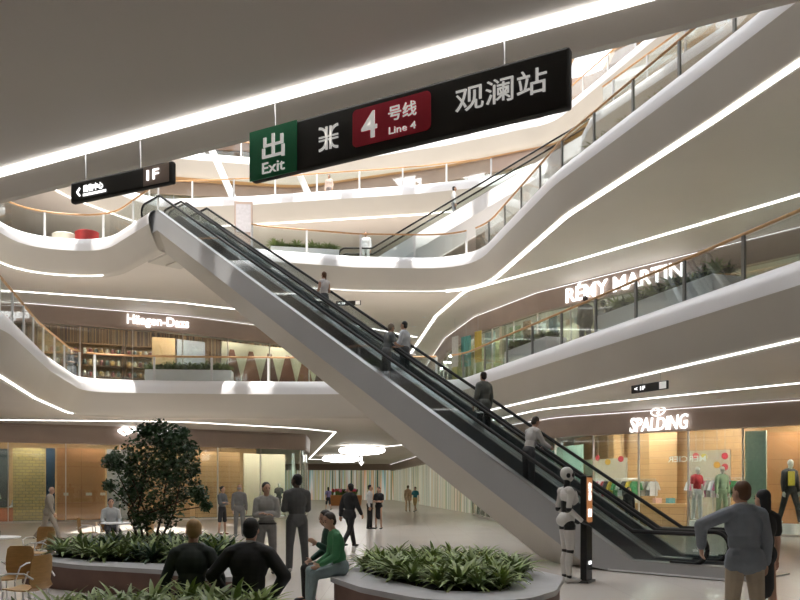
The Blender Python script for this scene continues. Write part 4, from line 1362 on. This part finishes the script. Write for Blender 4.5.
# ---------------------------------------------------------------- tables and chairs
def table(label, loc):
    t = thing('cafe_table', label, 'table', loc)
    MB().lathe([(.0, .72), (.44, .72), (.46, .735), (.46, .745), (.44, .75), (0, .75)], 28).build('table_top', M['white'], t, True)
    MB().tube([(0, 0, .02), (0, 0, .72)], .03, 10).build('column', M['wmetal'], t, True)
    MB().lathe([(.0, 0), (.24, 0), (.24, .012), (.04, .03), (0, .03)], 24).build('base', M['wmetal'], t, True)
    return t


def chair(label, loc, rz, group=None):
    t = thing('cafe_chair', label, 'chair', loc, R(rz), group)
    b = MB()      # a bent plywood shell: seat running up into the backrest
    prof = [(.24, .45), (.20, .46), (.0, .44), (-.16, .44), (-.21, .48), (-.235, .56), (-.25, .70), (-.26, .84), (-.262, .88)]
    wid = [.20, .215, .22, .215, .205, .205, .215, .20, .16]
    for (p0, w0), (p1, w1) in zip(zip(prof, wid), zip(prof[1:], wid[1:])):
        pass
    n = 7
    vs_, fs = [], []
    for th in (0, .014):
        for (y, z), w in zip(prof, wid):
            for k in range(n):
                u = k / (n - 1) * 2 - 1
                curve = .05 * u * u if z > .5 else .0
                vs_.append((u * w, y + curve + (th if z > .5 else 0), z + (0 if z > .5 else th) + (.012 * u * u if z <= .5 else 0)))
    m = len(prof)
    for s_ in range(2):
        o = s_ * m * n
        for i in range(m - 1):
            for k in range(n - 1):
                fs.append((o + i * n + k, o + i * n + k + 1, o + (i + 1) * n + k + 1, o + (i + 1) * n + k))
    rim = [i * n for i in range(m)] + [(m - 1) * n + k for k in range(1, n)] + [i * n + n - 1 for i in range(m - 2, -1, -1)] + [k for k in range(n - 2, 0, -1)]
    for a, c in zip(rim, rim[1:] + rim[:1]):
        fs.append((a, c, c + m * n, a + m * n))
    b.add(vs_, fs).build('seat_shell', M['ply'], t, True)
    for s_ in (-1, 1):
        MB().tube([(s_ * .19, .18, .44), (s_ * .23, .22, .0)], .011, 7).build('leg', M['wmetal'], t, True)
        MB().tube([(s_ * .19, -.16, .44), (s_ * .23, -.24, .0)], .011, 7).build('leg', M['wmetal'], t, True)
        MB().tube([(s_ * .21, -.235, .60), (s_ * .26, -.15, .67), (s_ * .27, .05, .67), (s_ * .26, .17, .63), (s_ * .20, .19, .45)], .011, 7).build('armrest', M['wmetal'], t, True)
    return t


table('round white cafe table at the picture edge with two tan chairs', (-7.75, 15.3, 0))
table('round white cafe table with man in grey sweater', (-7.55, 21.4, 0))
table('round white cafe table nearest, among curved tan chairs', (-5.55, 9.9, 0))
chair('tan bentwood chair behind first white table, facing forward', (-7.35, 16.3, 0), 165)
chair('tan bentwood chair seen side on beside first white table', (-6.75, 15.0, 0), 95)
chair('tan bentwood chair beside man in grey sweater', (-8.45, 21.6, 0), -60)
chair('tan bentwood chair under man in grey sweater', (-8.12, 22.34, 0), 210)
chair('tan bentwood chair between the table and tree planter', (-6.7, 20.9, 0), 80)
chair('nearest tan bentwood chair with curved white arms', (-4.55, 9.75, 0), 80)
chair('tan bentwood chair tucked in at nearest white table edge', (-5.3, 10.9, 0), 170)

# third floor armchairs
def armchair(label, loc, rz, m):
    t = thing('armchair', label, 'armchair', loc, R(rz))
    n = 16
    b = MB()
    prof = [(.33, .0), (.40, .15), (.44, .6), (.46, .95), (.40, 1.0), (.36, .9), (.34, .5)]
    vs_, fs = [], []
    for k in range(n):
        a = R(-200 + 220 * k / (n - 1))
        for r, z in prof: vs_.append((r * math.cos(a) * 1.15, r * math.sin(a), z))
    q = len(prof)
    for k in range(n - 1):
        for i in range(q):
            j = (i + 1) % q
            fs.append((k * q + i, (k + 1) * q + i, (k + 1) * q + j, k * q + j))
    fs += [tuple(range(q)), tuple((n - 1) * q + i for i in range(q - 1, -1, -1))]
    b.add(vs_, fs).build('shell', m, t, True)
    bevel(MB().lathe([(0, .12), (.36, .12), (.40, .3), (.38, .45), (0, .48)], 18).build('seat', m, t, True), .02)
    MB().lathe([(0, 0), (.25, 0), (.25, .03), (.05, .12), (0, .12)], 16).build('base', M['steel'], t, True)
    return t


redm = mat('red_fabric', (.45, .03, .03), .7, noise=.1)
crm = mat('cream_fabric', (.75, .71, .62), .7, noise=.05)
for px, Y, m, l in ((27, 36.4, redm, 'red armchair farther along the third floor edge'), (64, 35.5, crm, 'cream white armchair between two red armchairs'), (87, 35.2, redm, 'red armchair nearest escalator top landing')):
    armchair(l, ((px - 400) / 800 * Y, Y, 12), -12, m).scale = (1.0, 1.0, .92)
o = thing('directory_totem', 'tall dark totem with white notice panel on third floor', 'information totem', (-7.35, 37.6, 12), .1)
bevel(MB().box((0, 0, 1.55), (.85, .2, 3.1)).build('body', M['brown'], o), .02)
MB().box((0, -.105, 2.3), (.68, .02, 1.3)).build('notice_panel', pm((.45, .43, .45), .5), o)

# ---------------------------------------------------------------- shop contents
L1F = [(-1.5, 48.2)] + sub(L1L, (-6.2, 44.9), (-25, 34), False)

def along(poly, px, back): 
    p = hit(poly, px, back)
    a, c = hit(poly, px - 3, back), hit(poly, px + 3, back)
    return p, math.atan2(c.y - a.y, c.x - a.x)


def panel(label, poly, px0, px1, back, z0, z1, m, name='display_panel', th=.08):
    a, c = hit(poly, px0, back), hit(poly, px1, back)
    d = c - a
    t = thing(name, label, 'panel', (*((a + c) / 2), z0), math.atan2(d.y, d.x))
    MB().box((0, th / 2, (z1 - z0) / 2), (d.length, th, z1 - z0)).build('board', m, t)
    MB().box((0, th / 2, .04), (d.length + .02, th + .03, .08)).build('plinth', M['dsteel'], t)
    return t, d.length


panel('gold mosaic wall panel in corner shop window', L1F, 13, 45, 1.2, 0, 3.6, M['gold'])
panel('dark blue curtain panel beside the gold mosaic', L1F, 46, 55, 1.0, 0, 3.6, pm((.02, .05, .09)))
panel('dark screen at far end of corner shop window', L1F, -25, 9, 2.6, 0, 3.6, pm((.05, .06, .06)))
t, w = panel('wide orange wood partition with small white stickers', L1F, 57, 105, .7, 0, 3.6, M['orangew'])
for x, ww in ((-.7, .22), (.35, .28), (1.0, .24)):
    MB().box((x, -.006, 1.35), (ww, .01, .14)).build('sticker', pm((.7, .66, .6)), t)
panel('pale grey partition behind the small tree', L1F, 107, 128, .9, 0, 3.6, pm((.42, .40, .40)))
panel('wood plank partition behind small tree crown', L1F, 130, 190, 1.3, 0, 3.6, M['panelw'])
panel('wood plank partition behind the bald man in tracksuit', L1F, 196, 240, 1.0, 0, 3.6, M['panelw'])
panel('pale cream backdrop behind the window mannequins', L1F, 244, 285, 1.9, 0, 3.6, M['cream'])
lampb = thing('table_lamp', 'small cream shaded lamp beside person in white shirt', 'lamp', (-19.6, 38.9, .7))
MB().lathe([(.0, .45), (.2, .42), (.12, .7), (0, .72)], 14).build('lamp_shade', crm, lampb, True)
MB().tube([(0, 0, 0), (0, 0, .45)], .015, 6).build('stem', M['steel'], lampb)
MB().lathe([(0, 0), (.09, 0), (.09, .02), (0, .03)], 14).build('base', M['steel'], lampb)
sb = thing('sideboard', 'low orange red sideboard carrying a small cream lamp', 'sideboard', (-19.55, 38.7, 0), .45)
MB().box((0, 0, .36), (1.6, .5, .66)).build('body', pm((.4, .12, .05)), sb)
MB().box((0, 0, .685), (1.64, .54, .03)).build('top', M['ply'], sb)
MB().box((0, 0, .02), (1.5, .44, .05)).build('plinth', M['dsteel'], sb)


def mannequin(label, at, rz, top, bottom, pose=STAND, z=0, vox=.02, shoes=None, h=1.78, plinth=True, ph=.1):
    if plinth:
        tag(MB().lathe([(0, 0), (.32, 0), (.32, ph), (0, ph)], 20, (at[0], at[1], z)).build('plinth', M['white']), 'round white plinth under ' + label, 'plinth')
    person(label, (at[0], at[1], z + (ph + .005 if plinth else 0)), rz, h, pose, ('none', BLK), top, bottom, shoes, 0, (0, 0), pm((.72, .68, .62), .4), vox, False, .95, .45, False, True, 'mannequin', None, 'mannequin')


p, a = along(L1R, 697, .9)
mannequin('mannequin in red sports jersey and white trousers in shop window', p, 205, ((.42, .02, .03), 'short'), ((.62, .64, .66), 'trousers'), h=2.0, ph=.42)
p, a = along(L1R, 722, .9)
mannequin('mannequin in sage green tracksuit in shop window', p, 195, ((.30, .38, .24), 'long'), ((.30, .38, .24), 'trousers'), h=2.0, ph=.42)
p, a = along(L1R, 790, 1.0)
mannequin('mannequin in black jacket over yellow top before wood plank wall', p, 190, ((.03, .03, .035), 'long'), ((.03, .03, .03), 'trousers'), dict(STAND, legs=((16, 4, 6), (-14, 6, 6))), h=2.25, ph=.4)
tag(MB().box((p.x - .05, p.y - .2, 2.0), (.22, .05, .5)).build('yellow_scarf', pm((.6, .48, .03))), 'yellow top front worn by mannequin before wood plank wall', 'clothing')
p, a = along(L1F, 279, 1.0)
mannequin('window mannequin in dark dress nearest the tan partition', p, 190, ((.04, .03, .03), 'short'), ((.04, .03, .03), 'skirt'), vox=.026)
p, a = along(L1F, 295, 1.2)
mannequin('window mannequin in white trousers and striped top', p, 180, ((.4, .38, .36), 'long'), ((.7, .7, .7), 'trousers'), vox=.026)

# the sportswear shop: back partition, counter, racks, round signs
#panel(', L1R, 575, 770, 5.6, 0, 4.4, M['panelw'])
panel('tall wood plank panel behind the black and yellow mannequin', L1R, 768, 830, 1.8, 0, 3.7, M['orangew'])
t, w = panel('pale green glass panel at the shop corner', L1R, 745, 766, .5, 0, 3.7, pm((.42, .55, .46), .2))
panel('pale aqua panel painting in greenish light at far end of sportswear shop', L1R, 548, 582, 3.0, 0, 3.7, pm((.36, .52, .44)))  # greenish light at the shop end, put into the panel colour
t, w = panel('white product wall behind garment racks', L1R, 585, 626, 3.6, 0, 3.0, pm((.5, .44, .34)))
t, w = panel('white product wall behind red jersey mannequin', L1R, 688, 730, 3.4, 0, 3.2, pm((.5, .44, .34)))


def round_sign(label, px, py, back, r, c):
    p, a = along(L1R, px, back)
    z = 1.7 + (487 - py) * p.y / 800
    t = thing('round_sign', label, 'sign', (p.x, p.y, z), a)
    b = MB().lathe([(0, 0), (r, 0), (r, .03), (0, .03)], 20)
    b.v = [(x, -z_, y) for x, y, z_ in b.v]
    b.build('disc', pm(c, .5), t)
    MB().tube([(0, 0, r - .01), (0, 0, 4.69 - z)], .006, 5).build('hanging_wire', M['steel'], t)


for i, (px, py, c, cn, w_) in enumerate([(598, 458, (.5, .03, .04), 'red', 'above pink shirt on rack'), (621, 459, (.45, .03, .05), 'red', 'beside the black and yellow rack'), (608, 462, (.5, .3, .04), 'orange', 'between the two red ones above rack'),
                                    (696, 456, (.5, .04, .04), 'red', 'over the red jersey mannequin'), (725, 456, (.5, .03, .05), 'red', 'topmost near green tracksuit mannequin'), (717, 465, (.5, .25, .03), 'orange', 'over the garments by the green tracksuit'), (704, 457, (.5, .4, .05), 'yellow', 'over the window garments'), (725, 467, (.45, .03, .05), 'dark red', 'directly over green tracksuit mannequin head')]):
    round_sign('small %s round hanging sign %s' % (cn, w_), px, py, 2.4, .13, c)

GC = [((.5, .04, .06), 'red'), ((.6, .6, .62), 'white'), ((.05, .05, .06), 'black'), ((.5, .12, .25), 'pink'), ((.55, .4, .05), 'yellow'), ((.08, .3, .12), 'green'), ((.1, .15, .3), 'navy'), ((.35, .33, .3), 'grey')]
def garment(c, cn, label, loc, rz, group):
    b = MB()
    b.prism([(-.20, -.03), (.20, -.03), (.20, .03), (-.20, .03)], -.72, -.08)
    b.bar((-.19, 0, -.13), (-.31, 0, -.45), .05, .13, (0, 1, 0)).bar((.19, 0, -.13), (.31, 0, -.45), .05, .13, (0, 1, 0))
    t = thing('hanging_garment', label, 'garment', loc, rz, group)
    b.build('cloth', pm(c), t)
    MB().tube([(-.18, 0, -.08), (0, 0, -.03), (.18, 0, -.08)], .008, 5).tube([(0, 0, -.03), (0, 0, .01), (.02, 0, .04)], .005, 5).build('hanger', M['steel'], t)
    return t


protos = {}
def rack(label, c, rz, z, length, n, cols, where, gw=''):
    t = thing('clothes_rack', label, 'clothes rack', (c[0], c[1], z), rz)
    h = 2.05 if z == 0 else 1.7
    for s_ in (-1, 1):
        MB().tube([(s_ * length / 2, 0, 0), (s_ * length / 2, 0, h)], .016, 6).build('post', M['steel'], t)
        MB().box((s_ * length / 2, 0, .01), (.05, .45, .02)).build('foot', M['steel'], t)
    MB().tube([(-length / 2, 0, h), (length / 2, 0, h)], .014, 6).build('rail', M['steel'], t)
    for i in range(n):
        ci = cols[i % len(cols)]
        u = (i + .5) / n - .5
        loc = (c[0] + math.cos(rz) * u * length, c[1] + math.sin(rz) * u * length, z + h - .03)
        lb, gp = '%s garment hanging on rack %s' % (GC[ci][1], where), '%s garments %s' % (GC[ci][1], where)
        k = ci
        if k not in protos: protos[k] = garment(*GC[ci], lb, loc, rz + 1.1, gp)
        else: dup(protos[k], loc, rz + 1.1, lb, gp)


for px, bk, n, cols, where in ((600, 2.6, 8, [3, 1, 0, 3], 'below the red round sign'), (622, 2.4, 7, [2, 4, 5, 1], 'beside the shop clerk'), (640, 4.6, 7, [1, 7], 'behind the shop clerk'), (708, 2.2, 8, [1, 3, 0, 3, 7], 'between red and green mannequins'), (732, 2.6, 6, [5, 7, 6], 'behind green tracksuit mannequin')):
    p, a = along(L1R, px, bk)
    rack('steel clothes rack ' + where, p, a, 0, 1.5, n, cols, where)


def counter(label, c, rz, z, L, w, h, m, top='cream'):
    t = thing('counter', label, 'counter', (c[0], c[1], z), rz)
    MB().box((0, 0, h / 2), (L, w, h - .06)).build('body', m, t)
    MB().box((0, 0, h - .03), (L + .08, w + .08, .06)).build('top', M[top], t)
    for k in range(3):
        MB().box(((k - 1) * L / 3.1, -w / 2 - .012, h * .48), (L / 3.4, .03, h * .7)).build('front_panel', m, t)


p, a = along(L1R, 655, 3.6)
counter('wood fronted counter at back of sportswear shop', p, a, 0, 3.2, .7, 1.0, M['panelw'], 'tan')
p, a = along(L1R, 700, 4.4)
counter('small wood fronted counter behind the garments by red jersey', p, a, 0, 1.6, .6, .9, M['panelw'], 'tan')
for i, (u, c) in enumerate(((-.9, (.6, .6, .55)), (.1, (.6, .35, .3)), (.7, (.1, .3, .35)))):
    pp = along(L1R, 655, 3.6)[0] + V((math.cos(along(L1R, 655, 3.6)[1]), math.sin(along(L1R, 655, 3.6)[1]))) * u
    tag(MB().box((pp.x, pp.y, 1.0 + .12), (.3, .24, .22), .3).build('folded_pile', pm(c)), ('pale', 'pinkish', 'teal')[i] + ' folded clothing block on the wood fronted counter', 'clothing')

# ice cream shop upstairs
for px, nm in ((70, 'counter under the wood slats with person in black before it'),):
    p, a = along(L2L, 110, 2.2)
    counter('long pale counter inside ice cream shop', p, a, 6, 6.5, .7, 1.05, M['tan'], 'cream')
panel('ochre lit wall panel at top of ice cream shop', L2L, 60, 150, 5.0, 6, 10.6, M['slat'])
panel('tan partition beside ice cream shop planter', L2L, 152, 175, 1.4, 6, 9.7, M['tan'])
panel('grey lilac display partition behind the box planter plants', L2L, 177, 205, 1.6, 6, 9.7, pm((.36, .36, .38)))
t, w = panel('cream wall panel with brown diamond shapes in window', L2L, 222, 330, .8, 6, 9.7, M['cream'])
for k in range(6):
    x = -w / 2 + w * (k + .5) / 6
    MB().prism([(x - .16, 0), (x + .16, 0), (x + .55, 1), (x + .12, 2), (x - .12, 2), (x - .55, 1)], 0, .03).build('brown_diamond', pm(((.22, .07, .035), (.30, .11, .06), (.16, .06, .04))[k % 3]), t)
for ch in t.children:
    if ch.name.startswith('brown_diamond'):
        for v in ch.data.vertices:
            x, y, z = v.co
            v.co = (x, -.002 - z, .2 + y * 1.55)
for px in (75, 95, 115, 135, 148):
    p, a = along(L2L, px, 1.5)
    st = thing('bar_stool', 'brown bar stool %s' % {75: 'behind the person in black upstairs', 95: 'second along from person in black upstairs', 115: 'at middle of the long pale counter', 135: 'next to person in cream top', 148: 'at counter end by tan partition'}[px], 'stool', (p.x, p.y, 6))
    MB().lathe([(0, .70), (.19, .70), (.20, .74), (.17, .78), (0, .78)], 16).build('seat', pm((.2, .09, .05)), st, True)
    MB().tube([(0, 0, .02), (0, 0, .7)], .025, 8).build('column', M['steel'], st)
    MB().lathe([(0, 0), (.2, 0), (.2, .015), (0, .03)], 16).build('base', M['steel'], st)

L2RF = [(24, 15.3), (17, 23.6), (11, 31), (6.4, 36.8), (-1.2, 46.4)]
# boutique upstairs behind the sweeping balustrade
for i, (px, bk, c, nm) in enumerate([(455, .9, (.62, .62, .6), 'white'), (466, 1.3, (.12, .35, .33), 'teal'), (478, .8, (.55, .42, .1), 'mustard'), (490, 1.5, (.5, .62, .66), 'pale blue'), (503, .9, (.65, .6, .45), 'cream'), (515, 1.4, (.28, .4, .2), 'leaf green'), (527, .9, (.45, .26, .14), 'rust'), (540, 1.5, (.6, .62, .58), 'ivory'), (553, 1.0, (.15, .22, .25), 'slate'), (588, 1.2, (.6, .5, .3), 'sand'), (607, 1.3, (.3, .18, .1), 'dark brown')]):
    p, a = along(L2RF, px, bk)
    t = thing('fabric_banner', nm + ' fabric banner hanging inside the upstairs boutique window', 'banner', (p.x, p.y, 8.1), a)
    w_ = .75 if i % 2 else .5
    MB().tube([(-w_ / 2, 0, 1.62), (w_ / 2, 0, 1.62)], .015, 6).tube([(0, 0, 1.62), (0, 0, 2.59)], .008, 5).build('hanging_rod', M['steel'], t)
    b = MB()
    n_ = 10
    vs_ = [(-w_ / 2 + w_ * k / n_, .03 * math.sin(k * 1.9) + q * .008, z_) for q in (0, 1) for k in range(n_ + 1) for z_ in (0, 1.62)]
    m_ = 2 * (n_ + 1)
    fs = []
    for q in (0, 1):
        for k in range(n_): fs.append((q * m_ + 2 * k, q * m_ + 2 * k + 2, q * m_ + 2 * k + 3, q * m_ + 2 * k + 1))
    for k in range(n_):
        fs += [(2 * k, 2 * k + 2, m_ + 2 * k + 2, m_ + 2 * k), (2 * k + 1, 2 * k + 3, m_ + 2 * k + 3, m_ + 2 * k + 1)]
    fs += [(0, 1, m_ + 1, m_), (2 * n_, 2 * n_ + 1, m_ + 2 * n_ + 1, m_ + 2 * n_)]
    b.add(vs_, fs).build('cloth', pm(c), t)
panel('yellow green wall panel inside upstairs boutique', L2RF, 452, 500, 3.4, 6, 9.7, pm((.5, .48, .22)))
panel('pale aqua wall panel inside upstairs boutique', L2RF, 503, 540, 3.2, 6, 9.7, pm((.5, .62, .58)))
panel('cream wall panel inside upstairs boutique under serif lettering', L2RF, 545, 640, 3.2, 6, 9.7, M['cream'])
panel('tan wall panel inside upstairs shop past serif lettering', L2RF, 645, 760, 2.4, 6, 9.7, M['tan'])

# flower kiosk far down the corridor
kx, ky = -5.1, 74
k_ = thing('flower_kiosk', 'round orange flower kiosk far down the corridor', 'kiosk', (kx, ky, 0))
MB().lathe([(0, 0), (1.5, 0), (1.6, .9), (1.55, .95), (0, .95)], 20).build('base', pm((.5, .2, .06)), k_, True)
rnd = random.Random(5)
for i in range(22):
    a, r = rnd.uniform(0, 6.28), rnd.uniform(.1, 1.3)
    c = [(.5, .05, .08), (.6, .4, .4), (.1, .25, .06), (.55, .15, .3), (.02, .02, .02)][i % 5]
    nm = ['red', 'pale pink', 'leafy green', 'magenta', 'black wrapped'][i % 5]
    t = thing('flower_bouquet', nm + ' bouquet standing on orange flower kiosk', 'bouquet', (kx + r * math.cos(a), ky + r * math.sin(a), .95), 0, nm + ' bouquets on the flower kiosk')
    b = MB()
    for j in range(7): b.ell((rnd.uniform(-.14, .14), rnd.uniform(-.14, .14), .42 + rnd.uniform(-.1, .12)), (.1, .1, .09), None, 8, 6)
    b.build('flowers', pm(c), t, 'all')
    MB().lathe([(0, 0), (.07, 0), (.15, .36), (0, .36)], 10).build('wrapping', pm((.1, .2, .06)), t)

# fourth floor slanted white columns
for px in (222, 300):
    x = (px - 400) / 800 * 48
    tag(MB().bar((x + 1.1, 48.6, 18.0), (x - 1.0, 49.0, 22.7), .35, .35).build('slanted_column', M['white']), 'slanted white column on the fourth floor %s' % ('near the small direction sign' if px == 222 else 'under the green exit square'), 'column')

for i, (x, y, w) in enumerate(((-7.6, 15.15, 'on the table at picture edge'), (-7.4, 21.3, 'on the table of man in grey sweater'))):
    t = thing('drinking_glass', 'clear drinking glass ' + w, 'glass', (x, y, .752))
    MB().lathe([(.03, 0), (.036, .12), (.033, .12), (.027, .006), (0, .006), (0, 0)], 14).build('tumbler', M['glass'], t, True)

JC = [((.5, .3, .1), 'amber'), ((.6, .55, .45), 'cream'), ((.25, .05, .04), 'dark red'), ((.1, .12, .1), 'dark green')]
jar0 = {}
for i, (px, nm) in enumerate(((58, 'behind person in black'), (102, 'in the middle of the shop back'), (146, 'under the lit shop lettering'))):
    p, a = along(L2L, px, 3.6)
    t = thing('shelf_unit', 'tall brown shelf unit with jars ' + nm, 'shelf', (p.x, p.y, 6), a)
    L = 2.1
    for s_ in (-1, 1): MB().box((s_ * L / 2, 0, 1.75), (.06, .4, 3.5)).build('side_panel', pm((.2, .1, .05)), t)
    MB().box((0, .19, 1.75), (L, .02, 3.5)).build('back_panel', pm((.36, .22, .11)), t)
    for z in (.5, 1.1, 1.7, 2.3, 2.9, 3.47): MB().box((0, 0, z), (L - .06, .38, .05)).build('shelf', pm((.3, .17, .08)), t)
    for r_, z in enumerate((1.725, 2.325, 2.925)):
        for k in range(7):
            u = -L / 2 + .17 + k * .29
            c, cn = JC[(k + r_ * 2 + i) % 4]
            loc = (p.x + math.cos(a) * u, p.y + math.sin(a) * u, 6 + z)
            lb, gp = '%s jar on brown shelf unit %s' % (cn, nm), '%s jars %s' % (cn, nm)
            if cn not in jar0:
                j = thing('jar', lb, 'jar', loc, 0, gp)
                MB().lathe([(0, 0), (.09, 0), (.10, .03), (.10, .22), (.06, .28), (0, .28)], 12).build('jar_body', pm(c, .3), j, True)
                MB().lathe([(0, .28), (.065, .28), (.065, .32), (0, .32)], 12).build('lid', M['steel'], j, True)
                jar0[cn] = j
            else: dup(jar0[cn], loc, 0, lb, gp)
